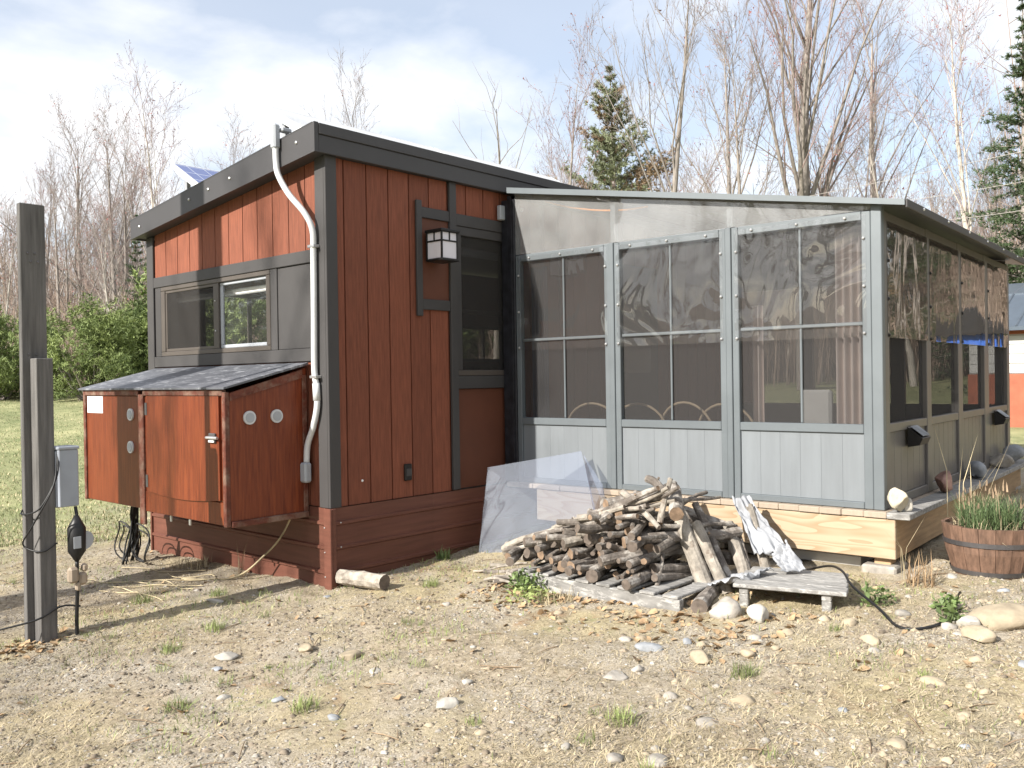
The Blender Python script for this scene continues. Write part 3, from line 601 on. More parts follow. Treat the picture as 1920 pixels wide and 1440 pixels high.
# conduit from the roof down the wall
con = thing('conduit', 'white conduit pipe bending down the sunlit wall near the corner', 'conduit', (-0.05, 0.2, 0.80))
cp = smooth_path([(-0.162, 0.352, 3.20), (-0.162, 0.350, 3.06), (-0.160, 0.325, 2.96), (-0.135, 0.24, 2.82), (-0.09, 0.125, 2.68), (-0.055, 0.085, 2.56), (-0.048, 0.088, 2.40), (-0.048, 0.092, 2.0), (-0.048, 0.098, 1.60), (-0.046, 0.080, 1.48), (-0.046, 0.078, 1.34), (-0.046, 0.125, 1.20), (-0.046, 0.195, 1.07), (-0.046, 0.212, 0.945)], 8)
mesh_obj('pipe', *tube(cp, 0.0215, 12), 'white_plastic', con, smooth=True)
bx('weatherhead', con, 'grey_plastic', (-0.190, 0.325, 3.15), (-0.136, 0.385, 3.325), c=0.012); bx('weatherhead_lip', con, 'grey_plastic', (-0.136, 0.30, 3.274), (-0.06, 0.36, 3.300), c=0.005)
bx('junction_box', con, 'grey_plastic', (-0.085, 0.175, 0.805), (-0.0255, 0.245, 0.945), c=0.012)
for z, y in ((2.45, 0.088), (1.545, 0.088)): bx('pipe_clamp', con, 'screw', (-0.072, y - 0.034, z - 0.010), (-0.0205, y + 0.038, z + 0.010), c=0.003)
mesh_obj('coupling', *tube([(-0.047, 0.083, 1.50), (-0.046, 0.078, 1.38)], 0.026, 12), 'white_plastic', con, smooth=True)
# wall lantern
lan = thing('wall_lantern', 'square black wall lantern with frosted panes on the brown panel', 'lantern', (0.99, -0.1, 2.42))
lx0, lx1, ly0, ly1, lz0, lz1 = 0.90, 1.075, -0.205, -0.03, 2.43, 2.63
bx('back_plate', lan, 'lamp_black', (0.93, -0.029, 2.44), (1.045, -0.0045, 2.62)); bx('lantern_cap', lan, 'lamp_black', (lx0 - 0.012, ly0 - 0.012, lz1), (lx1 + 0.012, ly1 + 0.002, lz1 + 0.022))
bx('lantern_base', lan, 'lamp_black', (lx0 - 0.006, ly0 - 0.006, lz0 - 0.018), (lx1 + 0.006, ly1 + 0.001, lz0))
bx('frosted_glass', lan, 'frosted', (lx0 + 0.008, ly0 + 0.008, lz0 + 0.001), (lx1 - 0.008, ly1 - 0.002, lz1 - 0.001))
zm = lz0 + 0.128
for x in (lx0, lx1 - 0.014):
    for y in (ly0, ly1 - 0.014): bx('lantern_post', lan, 'lamp_black', (x, y, lz0), (x + 0.014, y + 0.014, lz1), c=0.002)
for lo, hi in (((lx0 + 0.0145, ly0 + 0.001, zm), (lx1 - 0.0145, ly0 + 0.010, zm + 0.012)), ((lx0 + 0.001, ly0 + 0.0145, zm), (lx0 + 0.010, ly1 - 0.0145, zm + 0.012)), (((lx0 + lx1) / 2 - 0.006, ly0 + 0.001, zm + 0.0125), ((lx0 + lx1) / 2 + 0.006, ly0 + 0.010, lz1)), ((lx0 + 0.001, (ly0 + ly1) / 2 - 0.006, zm + 0.0125), (lx0 + 0.010, (ly0 + ly1) / 2 + 0.006, lz1))):
    bx('glazing_bar', lan, 'lamp_black', lo, hi, c=0.002)
# motion sensor
sn = thing('sensor', 'small grey sensor box under the eave beside the porch', 'sensor', (1.77, -0.03, 2.84))
bx('housing', sn, 'grey_plastic', (1.715, -0.062, 2.835), (1.820, -0.0215, 2.955), c=0.006); mesh_obj('arm', *tube([(1.80, -0.063, 2.945), (1.86, -0.12, 2.930), (1.90, -0.15, 2.925)], 0.017, 10), 'white_plastic', sn)

# ------------------------------------------------------------------ deck
deck = thing('deck', 'raised wooden deck carrying the screened porch', 'deck', pf(1.9, 1.4, 0.28))
w = -0.168; k = 0; rnd = random.Random(3)
while w < 2.98:
    w1 = min(w + 0.138, 3.0); j = rnd.uniform(-0.006, 0.006)
    bx('deck_board', deck, 'deck_board' if k else 'weathered', (-0.062 + j, w + 0.0006, 0.617), (4.05, w1 - 0.0006, 0.6555 + rnd.uniform(-0.0015, 0.0)), PF); w = w1; k += 1
bx('rim_board', deck, 'sawn_pine', (-0.052, -0.078, 0.368), (-0.014, 2.692, 0.612), PF); bx('rim_board', deck, 'deck_fresh', (-0.013, -0.078, 0.368), (4.02, -0.040, 0.612), PF)
bx('rim_board', deck, 'deck_fresh', (3.98, -0.039, 0.368), (4.02, 2.9, 0.612), PF)
for wj in (0.4, 0.8, 1.2, 1.6, 2.0, 2.4): bx('joist', deck, 'deck_fresh', (-0.0135, wj, 0.38), (3.975, wj + 0.038, 0.613), PF)
for u, ww in ((0.03, -0.035), (0.03, 2.45), (1.9, -0.035), (3.85, -0.035), (3.85, 2.4)):
    q = pf(u, ww, 0); bx('deck_post', deck, 'deck_fresh', (u - 0.03, ww, gz(q[0], q[1]) - 0.06), (u + 0.08, ww + 0.10, 0.367), PF)
    bx('footing', deck, 'stone_grey', (u - 0.10, ww - 0.05, gz(q[0], q[1]) - 0.08), (u + 0.15, ww + 0.16, gz(q[0], q[1]) + 0.035), PF, 0.012)
for i, (a, b) in enumerate(((0.18, 1.1), (1.15, 1.8))):
    fb = bx('foam_board', None, 'shed_white', (0.10 + 0.05 * i, a, 0.27), (0.50 + 0.1 * i, b, 0.335), PF); tag(fb, ('long' if i == 0 else 'short') + ' pale board stored under the deck', 'board')

# ------------------------------------------------------------------ screened porch
porch = thing('screened_porch', 'grey framed screened porch built onto the cabin', 'porch', pf(1.9, 1.4, 0.656))
def pbx(n, m, lo, hi, c=0.004, par=None): return bx(n, par or porch, m, lo, hi, PF, c)
ZS, ZSI, ZRB, ZRT, ZPT, ZHD = 0.6575, 0.699, 1.1327, 1.1894, 2.474, 2.531
bays = [(0.120, 0.948), (1.090, 1.908), (2.048, 2.871)]
# front frame
pbx('corner_post', 'porch_frame', (-0.004, -0.003, ZS), (0.055, 0.062, 2.56)); pbx('corner_post', 'porch_frame', (0.0, 0.0635, ZS), (0.055, 0.1195, 2.529))
for a, b in ((0.949, 1.089), (1.909, 2.047)):
    m_ = (a + b) / 2
    pbx('mullion', 'porch_frame', (0.0, a, ZS), (0.055, m_ - 0.022, ZHD)); pbx('mullion', 'porch_frame', (0.0, m_ + 0.022, ZS), (0.055, b, ZHD)); pbx('mullion_cover', 'porch_frame', (-0.010, m_ - 0.0215, ZS + 0.002), (0.050, m_ + 0.0215, ZHD + 0.002))
pbx('corner_post', 'porch_frame', (0.0, 2.872, ZS), (0.055, 2.918, 2.529))
for a, b in bays:
    pbx('header', 'porch_frame', (0.0, a + 0.0005, ZPT), (0.055, b - 0.0005, ZHD)); pbx('mid_rail', 'porch_frame', (0.0, a - 0.0005, ZRB), (0.055, b + 0.0005, ZRT)); pbx('sill', 'porch_frame', (-0.003, a - 0.0005, ZS), (0.055, b + 0.0005, ZSI))
    n = 6; d = (b - a) / n
    for i in range(n): pbx('panel_board', 'porch_panel', (0.016, a + i * d + 0.0002, ZSI + 0.0005), (0.030, a + (i + 1) * d - 0.0002, ZRB - 0.0005), 0.0009)
    pbx('panel_backing', 'porch_panel', (0.031, a + 0.001, ZSI + 0.0005), (0.034, b - 0.001, ZRB - 0.0005), 0.001)
    pbx('cross_bar', 'porch_frame', (0.020, a + 0.001, 1.815), (0.038, b - 0.001, 1.838)); mid = (a + b) / 2 - 0.01
    for z0, z1 in ((ZRT + 0.001, 1.814), (1.839, ZPT - 0.001)): pbx('glazing_bar', 'porch_frame', (0.022, mid - 0.008, z0), (0.036, mid + 0.008, z1))
    pbx('insect_screen', 'insect_screen', (0.0400, a + 0.001, ZRT + 0.0005), (0.0408, b - 0.001, ZPT - 0.0005), 0.0003)
    sh = pbx('storm_sheet', 'storm_sheet', (-0.0055, a - 0.028, 1.742), (-0.0035, b + 0.028, 2.512), 0.0005); sh['label'] = 'clear wavy storm sheet over the upper screen'
    for wv in (a - 0.014, b + 0.014):
        for z in (2.36, 2.06, 1.765): bolt(sh, pf(-0.0056, wv, z), -PU, 0.010)
    for t in (0.12, 0.5, 0.88): bolt(sh, pf(-0.0056, a + (b - a) * t, 2.498), -PU, 0.010)
pbx('ledger_post', 'black_strip', (-0.012, 2.919, 0.60), (0.075, 3.055, 3.00), 0.006)
pbx('ledger_flashing', 'black_strip', (-0.020, 2.94, 0.60), (-0.0125, 2.985, 3.03), 0.002)
def proof(w): return 2.566 + 0.1705 * (w + 0.09)
def wprism(poly, u0, u1): V, F = prism(poly, u0, u1, 0); return PF(V), F
gs = mesh_obj('gable_sheet', *wprism([(0.02, ZHD + 0.003), (2.918, ZHD + 0.003), (2.918, proof(2.918) - 0.012), (0.02, proof(0.02) - 0.012)], 0.004, 0.007), 'gable_sheet', porch); gs['label'] = 'hazy clear gable sheet under the porch roof'
pbx('header_ledge', 'white_plastic', (0.056, 0.12, ZHD + 0.0), (0.15, 2.86, ZHD + 0.012))
for wv in (1.02, 1.978): mesh_obj('gable_stud', *wprism([(wv - 0.022, ZHD + 0.013), (wv + 0.022, ZHD + 0.013), (wv + 0.022, proof(wv + 0.022) - 0.014), (wv - 0.022, proof(wv - 0.022) - 0.014)], 0.03, 0.07), 'porch_frame', porch)
# porch roof
rf = mesh_obj('porch_roof', *wprism([(-0.155, proof(-0.155)), (2.97, proof(2.97)), (2.97, proof(2.97) - 0.010), (-0.155, proof(-0.155) - 0.010)], -0.050, 4.30), 'metal_roof', porch)
mesh_obj('roof_edge_trim', *wprism([(-0.158, proof(-0.158) + 0.006), (2.95, proof(2.95) + 0.006), (2.95, proof(2.95) - 0.040), (-0.158, proof(-0.158) - 0.030)], -0.064, -0.051), 'porch_frame', rf)
pbx('eave_board', 'black_strip' if False else 'trim_grey', (-0.050, -0.172, proof(-0.155) - 0.045), (4.30, -0.156, proof(-0.155) + 0.008), par=rf)
for u in np.arange(0.3, 4.2, 0.62): bolt(rf, pf(u, -0.1725, proof(-0.155) - 0.012), -PW, 0.010)
for wv in np.arange(0.35, 2.9, 0.62): mesh_obj('rafter', *wprism([(wv, proof(wv) - 0.011), (wv + 0.04, proof(wv + 0.04) - 0.011), (wv + 0.04, proof(wv + 0.04) - 0.07), (wv, proof(wv) - 0.07)], 0.16, 4.2), 'interior', rf)
# porch side
sp = [(0.0565, 0.140), (1.015, 1.129), (1.935, 2.076), (2.874, 3.046), (3.862, 3.975)]
for i, (a, b) in enumerate(sp): pbx('side_post', 'porch_side', (a, -0.001, ZS), (b, 0.055, 2.53))
for (p0, p1), (q0, q1) in zip(sp[:-1], sp[1:]):
    a, b = p1 + 0.0005, q0 - 0.0005
    pbx('side_header', 'porch_side', (a, 0.002, 2.470), (b, 0.055, 2.528)); pbx('side_rail', 'porch_side', (a, 0.002, ZRB), (b, 0.055, ZRT)); pbx('side_sill', 'porch_side', (a, 0.002, ZS), (b, 0.055, 0.717))
    n = 6; d = (b - a) / n
    for i in range(n): pbx('panel_board', 'porch_side', (a + i * d + 0.0012, 0.018, 0.7175), (a + (i + 1) * d - 0.0012, 0.032, ZRB - 0.0005), 0.0025)
    pbx('insect_screen', 'insect_screen', (a, 0.030, ZRT + 0.0005), (b, 0.0308, 2.4695), 0.0003)
    sh = pbx('storm_sheet', 'side_sheet', (a - 0.03, -0.0045, 1.735), (b + 0.03, -0.0025, 2.470), 0.0005)
    for uv in (a - 0.015,):
        for z in (2.22, 1.98, 1.75): bolt(sh, pf(uv, -0.0046, z), -PW, 0.012, 'lamp_black')
# porch rear wall
for a, b in bays:
    pbx('rear_panel', 'porch_side', (3.93, a, ZS), (3.95, b, 1.19)); pbx('insect_screen', 'insect_screen', (3.94, a, 1.191), (3.941, b, 2.47), 0.0003)
for a, b in ((0.056, 0.119), (0.949, 1.089), (1.909, 2.047), (2.872, 2.98)): pbx('rear_post', 'porch_side', (3.92, a, ZS), (3.975, b, 2.53))
mesh_obj('gable_sheet', *wprism([(0.02, 2.532), (2.98, 2.532), (2.98, proof(2.98) - 0.012), (0.02, proof(0.02) - 0.012)], 3.93, 3.94), 'interior', porch)
pbx('rear_header', 'porch_side', (3.915, 0.056, 2.471), (3.976, 2.98, 2.531))
# things inside the porch
def curtain(w0, w1, u, z0, z1, m, label, folds, amp=0.03):
    n = folds * 8; top = [(u + amp * math.sin(2 * math.pi * folds * i / n), w0 + (w1 - w0) * i / n) for i in range(n + 1)]
    V = [(a, b, z0) for a, b in top] + [(u + (a - u) * 0.7, b, z1) for a, b in top] + [(a + 0.003, b, z0) for a, b in top] + [(u + (a - u) * 0.7 + 0.003, b, z1) for a, b in top]
    k = n + 1; F = [(i, i + 1, k + i + 1, k + i) for i in range(n)] + [(2 * k + i + 1, 2 * k + i, 3 * k + i, 3 * k + i + 1) for i in range(n)]
    return tag(mesh_obj('curtain', PF(V), F, m, smooth=True), label, 'curtain', 'curtains inside the porch')
curtain(0.14, 0.34, 0.16, 0.70, 2.46, 'curtain', 'brown curtain gathered at the near corner of the porch', 4, 0.04)
curtain(0.86, 0.94, 0.20, 0.70, 2.0, 'curtain', 'narrow brown curtain at the left edge of the right-hand screen', 2, 0.03)
curtain(2.70, 2.86, 0.14, 0.70, 2.44, 'curtain_shaded', 'curtain with painted blue shade at the cabin end of the porch', 5, 0.02)
def chair(label, u, w, rot, top):
    c = thing('hoop_chair', label, 'chair', pf(u, w, 0.656), 'chairs inside the porch'); cs, s = math.cos(rot), math.sin(rot)
    def fr(a): a = np.asarray(a, float); return PF(np.stack([u + a[:, 0] * cs - a[:, 1] * s, w + a[:, 0] * s + a[:, 1] * cs, a[:, 2]], 1))
    r = 0.24; zc = top - r
    mesh_obj('back_hoop', *(lambda V, F: (fr(V), F))(*tube([(-0.2, -r, 0.95)] + [(-0.2 - 0.04 * math.sin(t), -r * math.cos(t), zc + r * math.sin(t)) for t in np.linspace(0, math.pi, 15)] + [(-0.2, r, 0.95)], 0.010, 8)), 'cane', c, smooth=True)
    mesh_obj('seat', *(lambda V, F: (fr(V), F))(*cbox((-0.2, -0.24, 0.93), (0.24, 0.24, 0.965), 0.012)), 'cane', c)
    for a, b in ((-0.18, -0.2), (-0.18, 0.2), (0.2, -0.2), (0.2, 0.2)): mesh_obj('leg', *(lambda V, F: (fr(V), F))(*tube([(a, b, 0.657), (a, b, 0.93)], 0.014, 8)), 'cane', c)
chair('leftmost hoop-backed chair seen through the left screen', 0.52, 2.42, 0.2, 1.30); chair('hoop-backed chair at the left of the middle screen', 0.52, 1.96, 0.1, 1.30)
chair('hoop-backed chair in the centre of the middle screen', 0.60, 1.55, -0.1, 1.31); chair('hoop-backed chair at the right of the middle screen', 0.60, 1.24, 0.0, 1.30)
wb_ = thing('stool', 'pale boxy seat behind the right-hand screen', 'seat', pf(0.62, 0.62, 0.656))
pbx('cushion', 'shed_white', (0.50, 0.50, 1.02), (0.56, 0.72, 1.40), 0.03, wb_); pbx('seat', 'black_plastic', (0.5, 0.48, 0.95), (0.9, 0.76, 1.01), 0.01, wb_)
for a, b in ((0.52, 0.50), (0.52, 0.72), (0.87, 0.50), (0.87, 0.72)): pbx('leg', 'black_plastic', (a, b, 0.657), (a + 0.02, b + 0.02, 0.949), 0.003, wb_)
cable('orange_cord', [pf(0.08, 2.66, 2.955), pf(0.08, 2.45, 2.885), pf(0.08, 2.2, 2.825), pf(0.08, 2.0, 2.795), pf(0.08, 1.85, 2.785), pf(0.08, 1.70, 2.785)], 0.008, 'orange_cord', 'orange cord sagging behind the hazy gable sheet of the porch', 'cord')

# ------------------------------------------------------------------ rocks
def rock_mesh(name, c, size, seed, m, parent=None, sub=3, angular=0.25, sink=0.25):
    r = np.random.RandomState(seed); import bmesh
    bm = bmesh.new(); bmesh.ops.create_icosphere(bm, subdivisions=sub, radius=1.0)
    V = np.array([v.co[:] for v in bm.verts]); F = [[v.index for v in f.verts] for f in bm.faces]; bm.free()
    for k in range(7):
        n = r.randn(3); n /= np.linalg.norm(n); d = r.uniform(0.55, 0.85); t = V @ n; V = V - np.outer(np.clip(t - d, 0, None) * (0.5 + angular * 2), n)
    dn_ = (np.sin(V @ r.randn(3, 3) * 5.5) @ np.ones((3, 1))) * 0.022 + (np.sin(V @ r.randn(3, 3) * 11) @ np.ones((3, 1))) * 0.012; V = V * (1 + dn_ + angular * 0.04 * (r.rand(len(V), 1) - 0.5)); a = r.uniform(0, 6.28); ca, sa = math.cos(a), math.sin(a)
    V = V * np.array(size) / 2; V = np.stack([V[:, 0] * ca - V[:, 1] * sa, V[:, 0] * sa + V[:, 1] * ca, V[:, 2]], 1)
    V[:, 2] -= V[:, 2].min() + sink * size[2]; V += np.array(c)
    return mesh_obj(name, V, F, m, parent, smooth=True)
def rock(c, size, seed, m, label, group=None, **k): return tag(rock_mesh('rock', c, size, seed, m, **k), label, 'rock', group)
dz = 0.6558
rock((*pf(-0.005, -0.082, 0)[:2], dz), (0.13, 0.12, 0.17), 11, 'quartz', 'cream and rust quartz rock on the near corner of the deck', 'rocks on the deck edge', sink=0, angular=0.4)
rock((*pf(0.055, -0.125, 0)[:2], dz), (0.06, 0.06, 0.10), 12, 'stone_white', 'small white rock leaning on the quartz rock at the deck corner', 'rocks on the deck edge', sink=0, angular=0.4)
rock((*pf(1.10, -0.085, 0)[:2], dz), (0.17, 0.13, 0.16), 13, 'pink_stone', 'pinkish brown rock on the deck edge', 'rocks on the deck edge', sink=0)
rock((*pf(2.12, -0.08, 0)[:2], dz), (0.22, 0.12, 0.17), 14, 'slate', 'bluish grey slab of rock on the deck edge', 'rocks on the deck edge', sink=0, angular=0.5)
rock((*pf(3.05, -0.08, 0)[:2], dz), (0.24, 0.13, 0.13), 15, 'stone_grey', 'low grey rock near the far end of the deck edge', 'rocks on the deck edge', sink=0, angular=0.4)
rock((*pf(3.65, -0.09, 0)[:2], dz), (0.22, 0.13, 0.18), 16, 'slate', 'dark rock at the far end of the deck edge', 'rocks on the deck edge', sink=0)
# solar wall lights on the porch side
for u, w_, z, lab in ((0.62, -0.001, 1.075, 'near dark wedge-shaped solar light on the porch side'), (3.35, -0.001, 1.08, 'far solar light on the porch side behind the grass')):
    s_ = thing('solar_light', lab, 'light', pf(u, w_, z - 0.06), 'solar lights on the porch side')
    V = PF(np.array([(u - 0.10, 0.0, z - 0.06), (u + 0.10, 0.0, z - 0.06), (u + 0.10, 0.0, z + 0.075), (u - 0.10, 0.0, z + 0.075), (u - 0.10, -0.075, z - 0.045), (u + 0.10, -0.075, z - 0.045), (u + 0.10, -0.095, z + 0.0), (u - 0.10, -0.095, z + 0.0)]))
    mesh_obj('housing', V, [(0, 3, 2, 1), (4, 5, 6, 7), (0, 1, 5, 4), (1, 2, 6, 5), (2, 3, 7, 6), (3, 0, 4, 7)], 'lamp_black', s_)
    V2 = PF(np.array([(u - 0.085, -0.088, z + 0.012), (u + 0.085, -0.088, z + 0.012), (u + 0.085, -0.010, z + 0.074), (u - 0.085, -0.010, z + 0.074)]) + [0, -0.004, 0.006])
    mesh_obj('solar_cell', np.concatenate([V2, V2 - [0, 0, 0.003]]), [(0, 1, 2, 3), (7, 6, 5, 4), (0, 4, 5, 1), (2, 6, 7, 3)], 'slate', s_)

# ------------------------------------------------------------------ clear sheet leaning on the deck
V = np.array([(1.22, -0.23, 0.150), (1.66, -1.13, 0.20), (1.72, -0.865, 0.945), (1.345, -0.225, 0.815)])
n_ = np.cross(V[1] - V[0], V[3] - V[0]); n_ /= np.linalg.norm(n_)
cs_ = mesh_obj('clear_sheet', np.concatenate([V, V + n_ * 0.004]), [(0, 1, 2, 3), (7, 6, 5, 4), (0, 4, 5, 1), (1, 5, 6, 2), (2, 6, 7, 3), (3, 7, 4, 0)], 'clear_sheet'); tag(cs_, 'clear plastic sheet leaning against the deck beside the woodpile', 'plastic sheet')
V = np.array([(1.66, -1.02, 0.50), (1.64, -1.16, 0.50), (1.70, -1.08, 0.70), (1.70, -0.90, 0.925)]); n_ = np.cross(V[1] - V[0], V[3] - V[0]); n_ /= np.linalg.norm(n_)
c2_ = mesh_obj('clear_sheet', np.concatenate([V, V + n_ * 0.004]), [(0, 1, 2, 3), (7, 6, 5, 4), (0, 4, 5, 1), (1, 5, 6, 2), (2, 6, 7, 3), (3, 7, 4, 0)], 'clear_sheet'); tag(c2_, 'small broken piece of clear sheet behind the woodpile', 'plastic sheet')

# ------------------------------------------------------------------ firewood pile on a pallet
def log_mesh(p0, p1, r0, r1, seed, bend=0.04, sides=10, knots=2):
    R = np.random.RandomState(seed); p0 = np.array(p0, float); p1 = np.array(p1, float); n = 7
    d = p1 - p0; L = np.linalg.norm(d); t = d / L; a = np.cross(t, [0.3, 0.2, 1]); a /= np.linalg.norm(a); b = np.cross(t, a)
    s = np.linspace(0, 1, n); off = bend * L * np.sin(math.pi * s) * R.uniform(-1, 1); off2 = bend * L * np.sin(2 * math.pi * s) * R.uniform(-.5, .5)
    path = p0 + np.outer(s, d) + np.outer(off, a) + np.outer(off2, b)
    rad = (r0 + (r1 - r0) * s) * (1 + 0.10 * (R.rand(n) - 0.5))
    V, F = tube(path, rad, sides, cap=False)
    V += (R.rand(len(V), 3) - 0.5) * r0 * 0.16
    nb = len(F); F += [tuple(range(sides))[::-1], tuple(range((n - 1) * sides, n * sides))]; mi = [0] * nb + [1, 1]
    parts = [(V, F)]
    m_ = list(mi)
    for k in range(R.randint(0, knots + 1)):
        i = R.randint(1, n - 1); ang = R.uniform(0, 6.28); dr = a * math.cos(ang) + b * math.sin(ang)
        v, f = tube([path[i], path[i] + dr * rad[i] * 1.5 + t * rad[i] * 0.4], [rad[i] * 0.4, rad[i] * 0.3], 6); parts.append((v, f)); m_ += [0] * (len(f) - 1) + [1]
    V, F = merge(parts); return V, F, m_
LOGN = [0]
def log(p0, p1, r0, r1, label, group='logs in the firewood pile', pale=False, bend=0.04, endm=None, seed=None, knots=2):
    LOGN[0] += 1; V, F, mi = log_mesh(p0, p1, r0, r1, seed or 100 + LOGN[0], bend, 10, knots)
    e = endm or ('log_end' if LOGN[0] % 3 == 0 else 'log_end_grey')
    o = mesh_obj('firewood_log', V, F, None, mats=['bark_pale' if pale else 'bark', e], mat_idx=mi, smooth=False)
    return tag(o, label, 'log', group)
rnd = random.Random(11)
def gzz(x, y): return gz(x, y)
pal = thing('pallet', 'weathered wooden pallet under the firewood', 'pallet', (0.95, -1.95, 0.18))
zp = 0.19
for x0 in (0.56, 0.97, 1.38): bx('runner', pal, 'weathered', (x0, -2.42, zp - 0.03), (x0 + 0.045, -1.20, zp + 0.075))
for i in range(8): bx('slat', pal, 'weathered', (0.555, -2.41 + i * 0.155, zp + 0.0755), (1.43, -2.41 + i * 0.155 + 0.10, zp + 0.093))
base = zp + 0.094
# rows of logs laid away from the viewer under the outline of the heap
HP = [(-2.20, -0.05), (-2.12, 0.28), (-2.04, 0.40), (-1.90, 0.40), (-1.72, 0.33), (-1.50, 0.24), (-1.30, 0.15), (-1.10, 0.06)]
def heap(y): return float(np.interp(y, [p[0] for p in HP], [p[1] for p in HP]))
ORD = ['first', 'second', 'third', 'fourth', 'fifth', 'sixth', 'seventh', 'eighth', 'ninth', 'tenth', 'eleventh', 'twelfth', 'thirteenth', 'fourteenth', 'fifteenth', 'sixteenth', 'seventeenth', 'eighteenth', 'nineteenth', 'twentieth']
row = 0; z = base + 0.036
while z < base + 0.42:
    y = -1.12 - 0.04 * (row % 2); col = 0
    while y > -2.40:
        r = rnd.choice((0.014, 0.017, 0.020, 0.024, 0.028, 0.034)) * rnd.uniform(0.9, 1.1)
        if z < base + heap(y) + 0.01:
            x0 = 0.62 + 0.028 * row + rnd.uniform(-0.12, 0.16); L_ = rnd.uniform(0.40, 0.80); yw = rnd.gauss(0.05, 0.30); tl = rnd.gauss(0, 0.06)
            log((x0, y, z + rnd.uniform(-.016, .016)), (min(x0 + L_, 1.60), y + yw * L_, z + tl), r, r * rnd.uniform(0.75, 1.0), 'firewood log lying end-on in the %s layer of the heap, %s from the left' % (ORD[row] if row else 'bottom', ORD[min(col, 19)]), bend=0.05, knots=2); col += 1
        y -= 2 * r + rnd.uniform(0.0, 0.022)
    row += 1; z += 0.048
PAL = ['pale', 'dark', 'mottled']
# thin branches aslant on the left flank and across the top
for i in range(20):
    t = i / 19; y = -1.16 - 0.78 * t; zc = base + heap(y) + 0.03 + rnd.uniform(-0.02, 0.03)
    log((0.74 + 0.12 * t + rnd.uniform(-0.10, 0.10), y + 0.20, zc - 0.07), (0.82 + rnd.uniform(-0.10, 0.15), y - rnd.uniform(0.25, 0.50), zc + rnd.uniform(0.06, 0.16)), rnd.uniform(0.012, 0.026), rnd.uniform(0.009, 0.018), '%s slender branch aslant on the left flank of the heap, %s up the slope' % (PAL[i % 3], ORD[i]), pale=i % 3 == 0, bend=0.06, knots=3)
for i in range(15):
    y = -1.36 - 0.034 * i; zc = base + heap(y) + rnd.uniform(-0.10, 0.05)
    log((0.60 + rnd.uniform(-0.04, 0.12), y + rnd.uniform(-.1, .2), zc), (0.86 + rnd.uniform(-0.1, 0.3), y - rnd.uniform(.02, .20), zc + rnd.uniform(-.06, .12)), rnd.uniform(0.018, 0.036), rnd.uniform(0.014, 0.028), '%s knotty branch thrown across the heap, %s from the left' % (PAL[(i + 1) % 3], ORD[i]), pale=i % 4 == 1, bend=0.07, knots=3)
# individual pieces
log((0.98, -2.36, 0.215), (1.10, -2.03, 0.80), 0.050, 0.040, 'thick pale pole leaning on the front of the woodpile', pale=True, bend=0.01, knots=1)
log((1.04, -2.46, 0.215), (1.12, -2.20, 0.60), 0.036, 0.034, 'yellowish pole leaning beside the thick pale one', pale=True, bend=0.01, knots=1)
log((0.80, -2.26, 0.70), (1.10, -2.06, 0.80), 0.046, 0.046, 'stout sawn log jutting from the top of the woodpile', bend=0.01, endm='log_end', knots=1)
log((0.78, -2.16, 0.64), (0.92, -2.15, 0.893), 0.020, 0.015, 'thin bare stick standing upright on the woodpile', pale=True, bend=0.03)
log((1.04, -1.91, 0.862), (0.93, -2.12, 0.80), 0.026, 0.026, 'crooked stub at the very top of the woodpile', bend=0.10, endm='log_end')
log((0.92, -1.80, 0.78), (0.74, -2.18, 0.62), 0.024, 0.014, 'pale forked branch draped over the top left of the woodpile', pale=True, bend=0.08)
log((0.93, -1.66, 0.69), (1.25, -1.80, 0.73), 0.040, 0.036, 'round log with pale sawn end on the upper left of the woodpile', endm='log_end', bend=0.02)
log((1.00, -1.78, 0.72), (1.30, -1.88, 0.76), 0.034, 0.030, 'second sawn log on the upper left of the woodpile', endm='log_end', bend=0.02)
log((1.16, -2.44, 0.22), (1.26, -2.12, 0.70), 0.030, 0.024, 'mottled grey pole leaning behind the yellowish one', bend=0.03, knots=2)
log((0.98, -2.14, 0.745), (1.60, -2.11, 0.70), 0.014, 0.010, 'thin straight rod reaching from the woodpile towards the porch', bend=0.01, knots=0)
log((1.22, -2.50, 0.225), (1.42, -2.26, 0.56), 0.040, 0.036, 'smooth pale pole leaning at the right of the woodpile', pale=True, bend=0.02, knots=1)
log((1.32, -2.60, 0.23), (1.60, -2.32, 0.66), 0.034, 0.028, 'barkless tan pole leaning on the deck beside the tarp', pale=True, bend=0.02, knots=0)
log((1.26, -2.53, 0.235), (1.48, -2.28, 0.54), 0.022, 0.018, 'thin dark pole between the two pale leaning poles', bend=0.04)
log((0.63, -2.19, 0.20), (0.93, -2.09, 0.47), 0.015, 0.009, 'thin crooked stick propped on the pallet front', bend=0.09)
log((0.60, -2.52, 0.235), (0.90, -2.42, 0.24), 0.046, 0.044, 'dark round log at the right end of the pallet', endm='log_end_grey', bend=0.01, knots=0)
log((1.34, -2.02, 0.50), (1.44, -2.30, 0.47), 0.045, 0.042, 'dark log behind the leaning poles', bend=0.02); log((1.36, -2.00, 0.36), (1.48, -2.30, 0.33), 0.05, 0.045, 'lower dark log behind the leaning poles', bend=0.02)
log((1.28, -1.98, 0.64), (1.48, -2.24, 0.52), 0.044, 0.040, 'dark slanting log at the upper right of the woodpile', bend=0.02)
log((1.20, -0.56, 0.235), (1.10, -1.10, 0.245), 0.060, 0.054, 'pale barkless log on the ground left of the woodpile', None, pale=True, bend=0.01, knots=0)
log((0.045, -0.04, 0.16), (0.075, -0.47, 0.175), 0.055, 0.052, 'weathered pale log lying at the foot of the cabin corner', None, pale=True, bend=0.01, knots=1, endm='log_end_grey')
